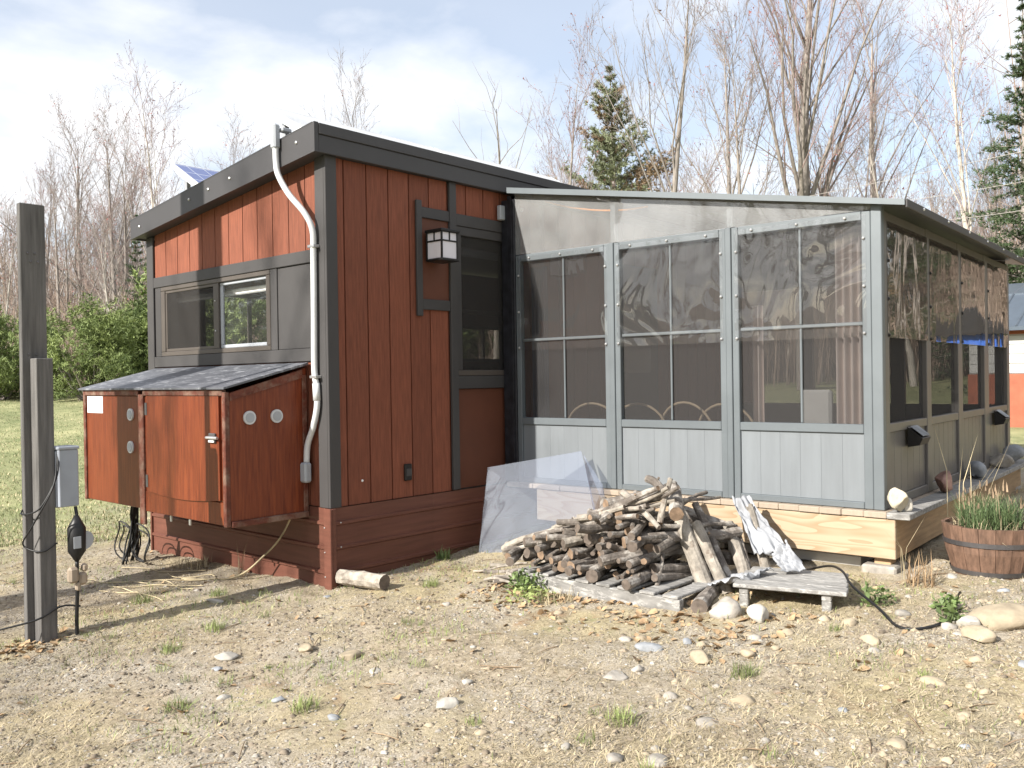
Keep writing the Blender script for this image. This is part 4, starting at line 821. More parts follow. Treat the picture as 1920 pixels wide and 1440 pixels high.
for i in range(14):
    x_ = rnd.uniform(0.55, 1.15); y_ = rnd.uniform(-1.25, -0.55); a = rnd.uniform(-0.5, 0.6); L_ = rnd.uniform(0.2, 0.5)
    p0 = (x_, y_, gz(x_, y_) + 0.015); p1 = (x_ + L_ * math.sin(a) * 0.7, y_ - L_ * math.cos(a), gz(x_, y_ - L_) + rnd.uniform(0.02, 0.06))
    log(p0, p1, rnd.uniform(0.008, 0.018), 0.006, 'thin broken twig on the ground left of the woodpile', 'twigs left of the woodpile', pale=i % 2 == 0, bend=0.1, knots=2)
# tarp: crumpled sheets
def crumple(name, corners, label, seed, n=30, amp=0.03, drop=None):
    R = np.random.RandomState(seed); c = [np.array(q, float) for q in corners]; V = []; s_ = R.uniform(0, 50)
    nn = np.cross(c[1] - c[0], c[3] - c[0]); nn /= np.linalg.norm(nn)
    for i in range(n + 1):
        for j in range(n + 1):
            a, b = i / n, j / n; p = (c[0] * (1 - a) + c[1] * a) * (1 - b) + (c[3] * (1 - a) + c[2] * a) * b
            f = float(abs(fbm(np.array([a * 3.3 + s_]), np.array([b * 3.3 + s_]), 3)[0])) * 3.2 - 0.5
            e = 0.4 * float(fbm(np.array([a * 2 + s_]), np.array([b * 2 - s_]), 2)[0]); V.append(p + nn * amp * f + (c[1] - c[0]) * e * 0.35 + (c[3] - c[0]) * e * 0.25)
    F = [(i * (n + 1) + j, (i + 1) * (n + 1) + j, (i + 1) * (n + 1) + j + 1, i * (n + 1) + j + 1) for i in range(n) for j in range(n)]
    o = mesh_obj(name, V, F, 'tarp', smooth=True); md = o.modifiers.new('thickness', 'SOLIDIFY'); md.thickness = 0.003
    return tag(o, label, 'tarp', 'pieces of grey tarp')
crumple('tarp', [(1.60, -2.20, 0.70), (1.66, -2.30, 0.70), (1.42, -2.68, 0.42), (1.34, -2.48, 0.40)], 'pale tarp hanging over the poles at the right of the woodpile', 3, amp=0.06)
crumple('tarp', [(1.24, -2.66, 0.42), (1.30, -2.70, 0.53), (1.28, -2.86, 0.36), (1.16, -2.76, 0.36)], 'grey tarp peak standing on the plank bench', 4, amp=0.07)
crumple('tarp', [(0.92, -2.40, 0.25), (1.15, -2.42, 0.27), (1.12, -2.72, 0.36), (0.90, -2.66, 0.36)], 'light tarp strip lying at the foot of the leaning poles', 5, amp=0.07)
# low plank bench
bn = thing('plank_bench', 'low weathered grey plank bench in front of the deck', 'bench', (1.15, -2.95, 0.24))
def bfr(a):
    a = np.asarray(a, float); c0 = np.array([0.80, -2.62, 0]); e1 = np.array([0.28, -0.96, 0]) / 1.0; e2 = np.array([0.96, 0.28, 0])
    return c0 + np.outer(a[:, 0], e1) + np.outer(a[:, 1], e2) + np.outer(a[:, 2], [0, 0, 1])
for i in range(4): bx('plank', bn, 'weathered', (0.02 * (i % 2), i * 0.125, 0.322), (0.60 - 0.01 * i, i * 0.125 + 0.120, 0.345), bfr)
for a in (0.03, 0.47): bx('cross_rail', bn, 'weathered', (a, 0.02, 0.285), (a + 0.05, 0.48, 0.3215), bfr)
for a, b in ((0.03, 0.0), (0.47, 0.0), (0.03, 0.42), (0.47, 0.42)): bx('leg', bn, 'weathered', (a + 0.0005, b + 0.021, 0.15), (a + 0.0495, b + 0.08, 0.2845), bfr)
# half barrel planter
bc = (2.26, -3.58); bz = gz(*bc) - 0.02
brl = thing('barrel_planter', 'half whiskey-barrel planter with dry lavender beside the deck', 'planter', (*bc, bz))
ns = 18; H = 0.315
def brad(t): return 0.205 + 0.065 * t + 0.012 * math.sin(math.pi * t)
for k in range(ns):
    a0 = 2 * math.pi * k / ns + 0.006; a1 = 2 * math.pi * (k + 1) / ns - 0.006; V = []; j = rnd.uniform(-0.006, 0.006)
    for t in (0, 0.5, 1.0):
        for rr in (0, -0.022):
            for a in (a0, a1): V.append((bc[0] + (brad(t) + rr) * math.cos(a), bc[1] + (brad(t) + rr) * math.sin(a), bz + t * (H + j)))
    F = []
    for q in (0, 4): F += [(q, q + 1, q + 5, q + 4), (q + 3, q + 2, q + 6, q + 7), (q + 1, q + 3, q + 7, q + 5), (q + 2, q, q + 4, q + 6)]
    F += [(8, 9, 11, 10), (1, 0, 2, 3)]
    mesh_obj('stave', V, F, 'barrel', brl)
for t in (0.12, 0.68): mesh_obj('hoop', *lathe([(brad(t - 0.045) + 0.001, bz * 0 + (t - 0.045) * H), (brad(t - 0.045) + 0.004, (t - 0.045) * H), (brad(t + 0.045) + 0.004, (t + 0.045) * H), (brad(t + 0.045) + 0.001, (t + 0.045) * H)], (*bc, bz), 36), 'hoop', brl)
mesh_obj('soil', *tube([(*bc, bz + 0.2), (*bc, bz + H - 0.02)], 0.245, 24), 'soil', brl)
# ------------------------------------------------------------------ blades and stems
def blades(n, pos, length, width, lean, rng, curve=0.3, taper=True):
    """n bent blades (4-vert, 2 tri each as quad+tri) at pos (n,3); returns verts, faces arrays"""
    az = rng.uniform(0, 2 * math.pi, n); le = np.abs(rng.normal(0, lean, n)) if lean < 1 else np.clip(rng.normal(lean, 0.22, n), 0.5, 1.55); L_ = length * rng.uniform(0.5, 1.25, n); wd = width * rng.uniform(0.7, 1.3, n)
    d = np.stack([np.cos(az) * np.sin(le), np.sin(az) * np.sin(le), np.cos(le)], 1); h = np.stack([np.cos(az), np.sin(az), np.zeros(n)], 1); s = np.stack([-np.sin(az + rng.uniform(-1, 1, n)), np.cos(az), np.zeros(n)], 1)
    m1 = pos + d * (L_ * 0.55)[:, None]; tip = pos + d * L_[:, None] + h * (L_ * curve * rng.uniform(0, 1, n))[:, None] - np.array([0, 0, 1]) * (L_ * curve * 0.5 * rng.uniform(0, 1, n))[:, None]
    V = np.stack([pos - s * wd[:, None] / 2, pos + s * wd[:, None] / 2, m1 + s * wd[:, None] * 0.4, m1 - s * wd[:, None] * 0.4, tip], 1).reshape(-1, 3)
    b = np.arange(n)[:, None] * 5; T_ = np.concatenate([b + [0, 1, 2], b + [0, 2, 3], b + [3, 2, 4]], 1).reshape(-1, 3)
    return V, T_
def tri_obj(name, V, T_, m, parent=None, origin=(0, 0, 0), idx=None, mats=None):
    V = np.asarray(V, np.float32) - np.asarray(origin, np.float32); T_ = np.asarray(T_, np.int32)
    me = bpy.data.meshes.new(name); me.vertices.add(len(V)); me.vertices.foreach_set('co', V.reshape(-1)); me.loops.add(T_.size); me.loops.foreach_set('vertex_index', T_.reshape(-1))
    me.polygons.add(len(T_)); me.polygons.foreach_set('loop_start', np.arange(0, T_.size, 3, dtype=np.int32)); 
    for q in (mats or [m]): me.materials.append(MATS[q])
    if idx is not None: me.polygons.foreach_set('material_index', np.asarray(idx, np.int32))
    me.update(calc_edges=True)
    o = bpy.data.objects.new(name, me); COL.objects.link(o)
    if parent is not None: o.parent = parent; o.location = Vector(origin) - wloc(parent)
    else: o.location = origin
    return o
def catT(parts):
    V = []; T_ = []; n = 0
    for v, t in parts: V.append(v); T_.append(np.asarray(t) + n); n += len(v)
    return np.concatenate(V), np.concatenate(T_)
R8 = np.random.RandomState(8)
lav = thing('lavender', 'clump of green and straw-coloured lavender growing in the half barrel', 'plant', (*bc, bz + H - 0.02))
def disk_pos(n, c, r, z): a = R8.uniform(0, 6.28, n); q = r * np.sqrt(R8.rand(n)); return np.stack([c[0] + q * np.cos(a), c[1] + q * np.sin(a), np.full(n, z)], 1)
kind(tri_obj('foliage', *blades(1300, disk_pos(1300, bc, 0.17, bz + H - 0.03), 0.20, 0.0042, 0.5, R8), 'lavender_green', lav, (*bc, bz + H)), 'stuff')
kind(tri_obj('dry_stems', *catT([blades(50, disk_pos(50, bc, 0.13, bz + H - 0.03), 0.25, 0.0032, 0.34, R8, 0.1), blades(350, disk_pos(350, bc, 0.21, bz + H - 0.03), 0.10, 0.005, 0.8, R8)]), 'straw', lav, (*bc, bz + H)), 'stuff')
pos = disk_pos(60, bc, 0.11, bz + H + 0.14); d_ = pos[:, :2] - np.array(bc); pos[:, :2] += d_ * 0.9; pos[:, 2] += R8.uniform(-0.06, 0.08, 60)
kind(tri_obj('flower_heads', *blades(60, pos, 0.055, 0.010, 0.35, R8, 0.05), 'dead_stem', lav, (*bc, bz + H)), 'stuff')
# tall dead reeds and weeds
def weed(label, c, n, L_, m, name='weed', lean=0.4, width=0.006, r=0.05, group='weeds around the woodpile and deck', extra=None):
    z = gz(*c); R_ = np.random.RandomState(int(abs(c[0] * 913 + c[1] * 517)) + n)
    a = R_.uniform(0, 6.28, n); q = r * np.sqrt(R_.rand(n)); P = np.stack([c[0] + q * np.cos(a), c[1] + q * np.sin(a), np.full(n, z - 0.01)], 1)
    o = tri_obj(name, *blades(n, P, L_, width, lean, R_), m, None, (c[0], c[1], z)); return tag(o, label, 'plant', group)
def leafy(label, c, n, rad, hgt, s_, m, group='weeds around the woodpile and deck'):
    R_ = np.random.RandomState(n + int(abs(c[0] * 100))); z = gz(*c); v = R_.normal(0, 1, (n, 3)); v /= np.linalg.norm(v, axis=1)[:, None]; v *= R_.rand(n, 1) ** 0.4; P_ = np.array([c[0], c[1], z]) + np.stack([v[:, 0] * rad, v[:, 1] * rad, np.abs(v[:, 2]) * hgt], 1)
    a = R_.uniform(0, 6.28, n); el = R_.normal(0.3, 0.5, n); u = np.stack([np.cos(a) * np.cos(el), np.sin(a) * np.cos(el), np.sin(el)], 1); w_ = np.stack([-np.sin(a), np.cos(a), R_.normal(0, 0.3, n)], 1); sz = s_ * R_.uniform(0.5, 1.3, n)[:, None]
    V = np.stack([P_, P_ + u * sz * 0.55 + w_ * sz * 0.28, P_ + u * sz, P_ + u * sz * 0.55 - w_ * sz * 0.28], 1).reshape(-1, 3); b4 = np.arange(n)[:, None] * 4; T1 = np.concatenate([b4 + [0, 1, 2], b4 + [0, 2, 3]], 1).reshape(-1, 3)
    st = blades(max(6, n // 12), np.repeat(np.array([[c[0], c[1], z - 0.01]]), max(6, n // 12), 0) + R_.normal(0, rad * 0.25, (max(6, n // 12), 3)) * [1, 1, 0], hgt * 1.1, 0.004, 0.5, R_)
    return tag(tri_obj('weed', *catT([(V, T1), st]), m, None, (c[0], c[1], z)), label, 'plant', group)
leafy('bushy green weed at the left foot of the woodpile', (0.55, -1.33), 420, 0.15, 0.13, 0.042, 'weed_green')
leafy('straggling yellow-green weed in front of the pallet left end', (0.36, -1.50), 160, 0.16, 0.07, 0.035, 'grass_green')
weed('tan dry weed in front of the pallet', (0.42, -1.66), 90, 0.10, 'straw', r=0.12, width=0.004, lean=0.8)
weed('rust coloured weeds by the deck post', (1.72, -3.34), 60, 0.19, 'leaf_dry', r=0.08, width=0.005, lean=0.6)
weed('tall straw stalk by the deck post', (1.66, -3.28), 5, 0.36, 'straw', r=0.03, width=0.008, lean=0.12)
leafy('green leafy weed left of the black hose', (1.18, -3.28), 150, 0.10, 0.12, 0.04, 'weed_green')
leafy('green weed between the stones right of the hose', (1.22, -3.62), 110, 0.07, 0.09, 0.045, 'weed_green')
leafy('small green weed beside the big pale rock', (1.02, -3.70), 80, 0.06, 0.06, 0.04, 'weed_green')
weed('thin grey reeds leaning by the far deck edge', (2.75, -3.30), 7, 0.80, 'straw', r=0.12, width=0.006, lean=0.2)
weed('tall thin weed stems at the cabin skirt', (-0.14, 0.95), 10, 0.30, 'dead_stem', r=0.05, width=0.006, lean=0.3)
weed('low dry weeds at the cabin skirt left', (-0.16, 1.6), 90, 0.12, 'straw', r=0.16, width=0.005, lean=0.6)
weed('green sprig at the foot of the cabin long wall', (0.95, -0.12), 70, 0.11, 'weed_green', r=0.05, width=0.009, lean=0.5)
# ------------------------------------------------------------------ meter post group at the left
pt = thing('utility_post', 'weathered double timber post at the left edge carrying a meter box', 'post', (-1.67, 0.58, -0.02))
bx('tall_board', pt, 'post_wood', (-1.748, 0.610, -0.30), (-1.606, 0.655, 2.595)); bx('short_timber', pt, 'post_wood', (-1.706, 0.512, -0.30), (-1.612, 0.606, 1.675))
for z in (2.30, 2.25, 1.7, 1.15):
    for x_ in (-1.70, -1.66): bolt(pt, (x_ + 0.01 * math.sin(z * 40), 0.6098, z), (0, -1, 0), 0.007, 'hoop')
mbx = thing('meter_box', 'grey electrical box fixed to the short timber post', 'electrical box', (-1.55, 0.5, 0.78))
bx('case', mbx, 'box_grey', (-1.6105, 0.505, 0.785), (-1.478, 0.60, 1.125), c=0.006); bx('cover', mbx, 'box_grey', (-1.605, 0.470, 0.79), (-1.495, 0.5045, 1.13), c=0.004); bx('lid_cap', mbx, 'box_grey', (-1.6115, 0.462, 1.1305), (-1.488, 0.602, 1.150), c=0.005)
cable('wire', [(-1.60, 0.50, 1.11), (-1.63, 0.44, 0.98), (-1.72, 0.46, 0.80), (-1.77, 0.60, 0.76), (-1.72, 0.675, 0.80)], 0.005, 'black_plastic', 'upper thin black wire looping round the double post', group='wires on the double post')
cable('wire', [(-1.60, 0.50, 1.10), (-1.66, 0.42, 0.92), (-1.75, 0.49, 0.70), (-1.765, 0.60, 0.58), (-1.70, 0.50, 0.54), (-1.61, 0.50, 0.58)], 0.005, 'black_plastic', 'lower thin black wire looping round the double post', group='wires on the double post')
pa = thing('power_adapter', 'black plug-in power unit with pale label hanging below the meter box', 'power unit', (-1.515, 0.46, 0.47))
mesh_obj('body', *tube([(-1.515, 0.46, 0.735), (-1.515, 0.46, 0.70), (-1.516, 0.46, 0.66), (-1.517, 0.46, 0.52), (-1.517, 0.46, 0.49), (-1.517, 0.46, 0.46)], [0.012, 0.03, 0.052, 0.050, 0.03, 0.012], 12), 'black_plastic', pa, smooth=True)
bx('label_plate', pa, 'grey_plastic', (-1.555, 0.404, 0.545), (-1.512, 0.4075, 0.615), c=0.002); mesh_obj('disc', *disc((-1.47, 0.475, 0.58), (0.3, -1, 0), 0.055, 0.02, 18), 'grey_plastic', pa)
mesh_obj('cord', *tube([(-1.512, 0.48, 0.785), (-1.514, 0.46, 0.735)], 0.010, 8), 'black_plastic', pa)
pg = thing('plug_cover', 'tan plastic plug covers hanging under the black power unit', 'plug', (-1.515, 0.46, 0.30))
for dx_, dz_, w_, h_ in ((-0.058, 0.335, 0.058, 0.095), (0.004, 0.315, 0.050, 0.075), (0.022, 0.395, 0.034, 0.045)): bx('cover', pg, 'tan_plastic', (-1.515 + dx_, 0.428 + 0.01 * (dx_ > 0), dz_), (-1.515 + dx_ + w_, 0.478 + 0.01 * (dx_ > 0), dz_ + h_), c=0.014)
bx('cover', pg, 'tan_plastic', (-1.530, 0.440, 0.285), (-1.503, 0.470, 0.3345), c=0.008)
cable('ground_cord', [(-1.517, 0.46, 0.46), (-1.517, 0.46, 0.30), (-1.520, 0.47, 0.12), (-1.52, 0.47, -0.03)], 0.011, 'black_plastic', 'black cord running straight down into the ground below the tan plugs', 'cord')
cable('wire', [(-2.3, 0.9, gz(-2.3, .9) + 0.05), (-1.95, 0.62, 0.10), (-1.74, 0.49, 0.15), (-1.60, 0.495, 0.20), (-1.50, 0.46, 0.19)], 0.006, 'black_plastic', 'black wire crossing low in front of the double post', group='wires on the double post')
# pale wires and roots trailing on the ground under the box, tan runner across the skirt
rw = random.Random(21)
for i in range(9):
    x_ = -0.62 + rw.uniform(-0.35, 0.3); y_ = 2.0 + rw.uniform(-0.6, 0.4); pts = []
    for k in range(5): pts.append((x_, y_, gz(x_, y_) + 0.012)); x_ += rw.uniform(-0.05, 0.12); y_ -= rw.uniform(0.05, 0.22)
    cable('pale_wire', pts, 0.0035, 'straw', 'pale dry runner trailing on the ground below the cabinet', 'dry runner', 'dry runners below the cabinet', 5, 5)
cable('tan_runner', [(-0.10, 0.30, 0.60), (-0.12, 0.42, 0.42), (-0.13, 0.62, 0.26), (-0.22, 0.90, gz(-.22, .9) + 0.02), (-0.45, 1.25, gz(-.45, 1.25) + 0.01)], 0.007, 'straw', 'tan runner stem curving from the cabinet down across the skirt', 'stem')
# hose on the right
cable('hose', [(1.62, -2.70, gz(1.62, -2.7) + 0.03), (1.52, -2.88, 0.355), (1.36, -3.02, 0.37), (1.20, -3.14, 0.33), (1.02, -3.34, gz(1.02, -3.34) + 0.03), (0.84, -3.50, gz(.84, -3.5) + 0.012), (0.86, -3.62, gz(.86, -3.62) + 0.012), (1.05, -3.68, gz(1.05, -3.68) + 0.012), (1.36, -3.62, gz(1.36, -3.62) + 0.012), (1.62, -3.58, gz(1.62, -3.58) + 0.02)], 0.0075, 'black_plastic', 'black hose curving over the plank bench onto the stones', 'hose')
# ------------------------------------------------------------------ stones in the yard
YS = 'stones lying in the yard'
def ys(x_, y_, size, seed, m, label, **k): rock((x_, y_, gz(x_, y_)), size, seed, m, label, YS, **k)
ys(1.167, -3.93, (0.40, 0.24, 0.16), 31, 'stone_tan', 'big pale tan rock at the right edge')
ys(0.62, -2.66, (0.20, 0.16, 0.15), 32, 'stone_grey', 'rounded mossy brown rock under the tarp strip'); ys(0.61, -2.86, (0.14, 0.13, 0.12), 33, 'stone_white', 'white lump of rock in front of the plank bench')
ys(-0.05, -2.90, (0.15, 0.10, 0.075), 34, 'stone_tan', 'smooth oval tan stone in the yard centre', angular=0.1); ys(-0.07, -2.63, (0.16, 0.09, 0.05), 35, 'slate', 'bluish grey flat stone near the oval tan one', angular=0.15)
ys(0.10, -3.06, (0.08, 0.07, 0.05), 36, 'stone_tan', 'small cream stone right of the oval tan one'); ys(-0.44, -2.69, (0.13, 0.11, 0.04), 37, 'stone_grey', 'flat grey stone left of the oval tan one')
ys(-1.09, -2.28, (0.12, 0.08, 0.05), 38, 'stone_white', 'bright white stone in the foreground gravel'); ys(-1.25, -0.76, (0.17, 0.10, 0.04), 39, 'stone_white', 'whitish flat stone between the post and the yard centre')
ys(-0.86, -1.31, (0.13, 0.10, 0.06), 40, 'stone_tan', 'tan half-sunk stone in the middle of the yard'); ys(-0.95, -1.05, (0.12, 0.09, 0.05), 41, 'stone_tan', 'small tan stone left of the half-sunk one')
ys(-1.45, -1.55, (0.07, 0.05, 0.03), 42, 'slate', 'tiny blue-grey stone in the left foreground'); ys(1.0, -3.78, (0.12, 0.10, 0.09), 43, 'stone_white', 'white stone beside the big tan rock'); ys(0.86, -3.86, (0.17, 0.13, 0.09), 44, 'stone_tan', 'tan stone in front of the big rock')
ys(-0.65, 0.42, (0.16, 0.06, 0.03), 45, 'stone_white', 'pale flat stone left of the post shadow')
rs = random.Random(77); mset = ['stone_tan', 'stone_tan', 'stone_white', 'stone_grey', 'stone_grey', 'slate']
for i in range(84):
    if i < 62: x_ = rs.uniform(-1.3, 2.2); y_ = rs.uniform(-4.3, -2.5)
    else: x_ = rs.uniform(-1.6, 0.4); y_ = rs.uniform(-2.6, 1.0)
    if x_ > 0.5 and y_ > -3.2 + 0: continue
    if x_ > -0.05 and y_ > -0.6: continue
    s_ = rs.uniform(0.03, 0.075) * (1.25 if i < 62 else 0.9)
    mm_ = mset[rs.randrange(6)]; cn_ = {'stone_tan': 'tan', 'stone_white': 'whitish', 'stone_grey': 'grey', 'slate': 'bluish'}[mm_]; v_ = np.array([x_, y_]) - CAM[:2]; dd_ = float(v_ @ _fw[:2]); ss_ = float(v_ @ _rt[:2]) / dd_
    wh_ = ('front' if dd_ < 3.9 else 'middle' if dd_ < 4.7 else 'back') + ' of the yard, ' + ('far left' if ss_ < -0.33 else 'left of centre' if ss_ < -0.1 else 'centre' if ss_ < 0.12 else 'right of centre' if ss_ < 0.33 else 'far right')
    ys(x_, y_, (s_ * rs.uniform(1, 1.5), s_, s_ * rs.uniform(0.4, 0.7)), 300 + i, mm_, '%s %s stone half sunk in the gravel, %s' % ('tiny' if s_ < 0.05 else 'small' if s_ < 0.075 else 'fist-sized', cn_, wh_), sub=2, angular=0.2, sink=0.42)

# ------------------------------------------------------------------ ground cover (uncountable)
RG = np.random.RandomState(4)
def yard_points(n, dens=None, xr=(-3.4, 4.5), yr=(-5.2, 6.0), far_bias=False):
    """random points in front of the camera, denser where nearer"""
    d = 1.9 + (9.5 - 1.9) * RG.rand(n * 4 + 40) ** 1.35; t = RG.uniform(-0.66, 0.66, n * 4 + 40)
    x = CAM[0] + d * (_fw[0] + t * _rt[0]); y = CAM[1] + d * (_fw[1] + t * _rt[1])
    ok = ~((x > -0.02) & (y > -0.02) & (y < 2.62)) & ~((x > 1.75) & (y > -3.2)) & ~((x > 0.55) & (y > -2.45) & (y < -1.2) & (x < 1.8))
    if dens is not None: ok &= RG.rand(len(x)) < dens(x, y)
    x, y = x[ok][:n], y[ok][:n]
    return np.stack([x, y, ground_z(x, y)], 1)
patch = lambda x, y: np.clip(0.5 + 2.6 * fbm(x * 0.9 + 3, y * 0.9 + 8, 3), 0.02, 1)
P = yard_points(52000, lambda x, y: patch(x, y) ** 1.6)
kind(tri_obj('dry_grass', *blades(len(P), P - [0, 0, 0.004], 0.052, 0.0028, 1.22, RG, 0.35), 'straw'), 'stuff')
P = yard_points(60000, lambda x, y: 0.12 + 0.88 * patch(x + 7, y + 3) ** 2.2)
kind(tri_obj('matted_grass', *blades(len(P), P + [0, 0, 0.001], 0.036, 0.0032, 1.38, RG, 0.3), 'matted'), 'stuff')
P = yard_points(14000, lambda x, y: np.clip(fbm(x * 1.4 + 40, y * 1.4 + 2, 3) * 5 - 0.15, 0.02, 1))
kind(tri_obj('green_grass', *blades(len(P), P - [0, 0, 0.004], 0.045, 0.0036, 0.75, RG, 0.4), 'grass_green'), 'stuff')
# green tufts
tp = []
for i in range(60):
    c = yard_points(1)[0]; n = RG.randint(12, 55); a = RG.uniform(0, 6.28, n); q = RG.uniform(0.02, 0.05) * np.sqrt(RG.rand(n)); p_ = np.stack([c[0] + q * np.cos(a), c[1] + q * np.sin(a), np.full(n, c[2] - 0.005)], 1); tp.append(blades(n, p_, RG.uniform(0.03, 0.07), 0.0028, 0.7, RG, 0.4))
for cx_, cy_ in ((-0.83, -2.98), (-0.1, -3.15), (-1.35, -0.35), (-1.0, -0.2), (-1.75, -1.2), (-0.55, 0.55), (-0.9, 0.95), (0.35, -0.62), (-1.45, -1.75)):
    n = 120; a = RG.uniform(0, 6.28, n); q = 0.06 * np.sqrt(RG.rand(n)); p_ = np.stack([cx_ + q * np.cos(a), cy_ + q * np.sin(a), np.full(n, gz(cx_, cy_) - 0.005)], 1); tp.append(blades(n, p_, 0.075, 0.003, 0.6, RG, 0.35))
kind(tri_obj('grass_tufts', *catT(tp), 'grass_green'), 'stuff')
# lawn blades further off on the left and behind
n = 45000; d = 8.5 + 26 * RG.rand(n * 2) ** 1.4; t = RG.uniform(-0.66, -0.30, n * 2); x = CAM[0] + d * (_fw[0] + t * _rt[0]); y = CAM[1] + d * (_fw[1] + t * _rt[1]); ok = ~((x > -0.4) & (y < 3.0) & (y > -0.5)); x, y = x[ok][:n], y[ok][:n]
P = np.stack([x, y, ground_z(x, y) - 0.005], 1); half = RG.rand(len(P)) < 0.66
kind(tri_obj('lawn_grass', *blades(int(half.sum()), P[half], 0.045, 0.009, 0.6, RG, 0.3), 'lawn_green'), 'stuff'); kind(tri_obj('lawn_straw', *blades(int((~half).sum()), P[~half], 0.045, 0.008, 0.8, RG, 0.4), 'straw'), 'stuff')
# gravel
def pebbles(P, s, rng):
    base = np.array([(1, 0, 0), (-1, 0, 0), (0, 1, 0), (0, -1, 0), (0, 0, 1), (0.55, 0.55, 0.5), (-0.55, 0.55, 0.5), (0.55, -0.55, 0.5), (-0.55, -0.55, 0.5)], float)
    T_ = np.array([(4, 5, 6), (4, 6, 8), (4, 8, 7), (4, 7, 5), (0, 2, 5), (2, 6, 5), (2, 1, 6), (1, 8, 6), (1, 3, 8), (3, 7, 8), (3, 0, 7), (0, 5, 7)])
    n = len(P); V = base[None] * (1 + 0.5 * (rng.rand(n, 9, 1) - 0.5)); sc = s * np.exp(rng.normal(0, 0.45, n)); V = V * sc[:, None, None] * np.stack([np.ones(n), rng.uniform(0.6, 1, n), rng.uniform(0.35, 0.7, n)], 1)[:, None]
    a = rng.uniform(0, 6.28, n); ca, sa = np.cos(a)[:, None], np.sin(a)[:, None]; V = np.stack([V[..., 0] * ca - V[..., 1] * sa, V[..., 0] * sa + V[..., 1] * ca, V[..., 2]], -1) + P[:, None]
    return V.reshape(-1, 3), (np.arange(n)[:, None, None] * 9 + T_[None]).reshape(-1, 3)
for nm, cnt, s_, m_, ox in (('gravel', 20000, 0.0052, 'stone_grey', 5), ('pale_gravel', 14000, 0.0062, 'stone_tan', 60), ('white_pebbles', 900, 0.007, 'stone_white', 90)):
    P = yard_points(cnt, lambda x, y: np.clip(0.55 + 2.4 * fbm(x * 0.8 + ox, y * 0.8 + ox, 3) + 0.10 * (x - y - 2) * (ox == 60), 0.03, 1)); kind(tri_obj(nm, *pebbles(P, s_, RG), m_), 'stuff')
P = yard_points(16000, lambda x, y: np.clip(0.5 + 2.6 * fbm(x * 1.1 + 31, y * 1.1 + 4, 3), 0.05, 1)); kind(tri_obj('soil_clods', *pebbles(P, 0.0078, RG), 'clod'), 'stuff')
P = yard_points(260, lambda x, y: np.clip((x - y - 2.2) * 0.35, 0.0, 1)); kind(tri_obj('cobbles', *pebbles(P, 0.022, RG), 'stone_tan'), 'stuff')
# fallen leaves
def leaves(P, s, rng):
    n = len(P); a = rng.uniform(0, 6.28, n); sz = s * rng.uniform(0.5, 1.3, n); u = np.stack([np.cos(a), np.sin(a), rng.normal(0, 0.35, n)], 1); v = np.stack([-np.sin(a), np.cos(a), rng.normal(0, 0.35, n)], 1)
    q = lambda i, j, k: P + u * (sz * i)[:, None] + v * (sz * j)[:, None] + np.array([0, 0, 1]) * (sz * k)[:, None]
    V = np.stack([q(-1, 0, 0.15), q(-.3, -.7, .45), q(.5, -.5, .35), q(1, 0, .2), q(.4, .6, .5), q(-.4, .55, .4), q(0, 0, .08)], 1).reshape(-1, 3)
    T_ = np.array([(6, 0, 1), (6, 1, 2), (6, 2, 3), (6, 3, 4), (6, 4, 5), (6, 5, 0)]); return V, (np.arange(n)[:, None, None] * 7 + T_[None]).reshape(-1, 3)
P1 = yard_points(420, lambda x, y: 0.05 + np.exp(-((x - 0.45) / 0.35) ** 2) * (y < -0.4)); P2 = yard_points(160); n = 420
P3 = np.stack([RG.normal(0.5, 0.22, n), RG.uniform(-3.1, -1.0, n), np.zeros(n)], 1); P3[:, 2] = ground_z(P3[:, 0], P3[:, 1])
P4 = np.stack([RG.normal(-1.75, 0.15, 90), RG.normal(0.55, 0.14, 90), np.zeros(90)], 1); P4[:, 2] = ground_z(P4[:, 0], P4[:, 1])
kind(tri_obj('fallen_leaves', *leaves(np.concatenate([P1, P2, P3, P4]), 0.024, RG), 'leaf_dry'), 'stuff')
# dead sticks and straws on the ground
sg = []
for i in range(260):
    c = yard_points(1)[0]; a = RG.uniform(0, 6.28); L_ = RG.uniform(0.04, 0.2); e = c + np.array([math.cos(a) * L_, math.sin(a) * L_, 0]); e[2] = gz(e[0], e[1]) + 0.006; c[2] += 0.004
    v, f = tube([c, (c + e) / 2 + [0, 0, 0.006], e], [0.003, 0.003, 0.0015], 3, False); sg.append((v, np.array([(q[0], q[1], q[2]) for q in f] + [(q[0], q[2], q[3]) for q in f])))
kind(tri_obj('ground_twigs', *catT(sg), 'dead_stem'), 'stuff')

# ------------------------------------------------------------------ neighbour building at the right edge
def bearing(px, d): return CAM[:2] + d * (CF[:2] + CR[:2] * (px - 960) / FPX)
shed = thing('shed', 'small red and white building with a blue metal roof at the right edge', 'building', (13.2, -4.2, 0.5))
sy0, sy1, sx0, sx1, szb = -2.95, -0.9, 12.2, 15.5, 0.35
bx('lower_wall', shed, 'shed_red', (sx0, sy0, szb), (sx1, sy1, 1.46)); bx('upper_wall', shed, 'shed_white', (sx0 + 0.02, sy0 + 0.02, 1.462), (sx1 - 0.02, sy1 - 0.02, 2.2))
bx('wall_trim', shed, 'shed_red', (sx0 - 0.02, sy0 - 0.02, 2.10), (sx0 + 0.018, sy1 + 0.02, 2.199))
for i in range(4): bx('clapboard', shed, 'shed_white', (sx0 + 0.004, sy0 + 0.03, 1.475 + i * 0.155), (sx0 + 0.0195, sy1 - 0.03, 1.475 + i * 0.155 + 0.14), c=0.006)
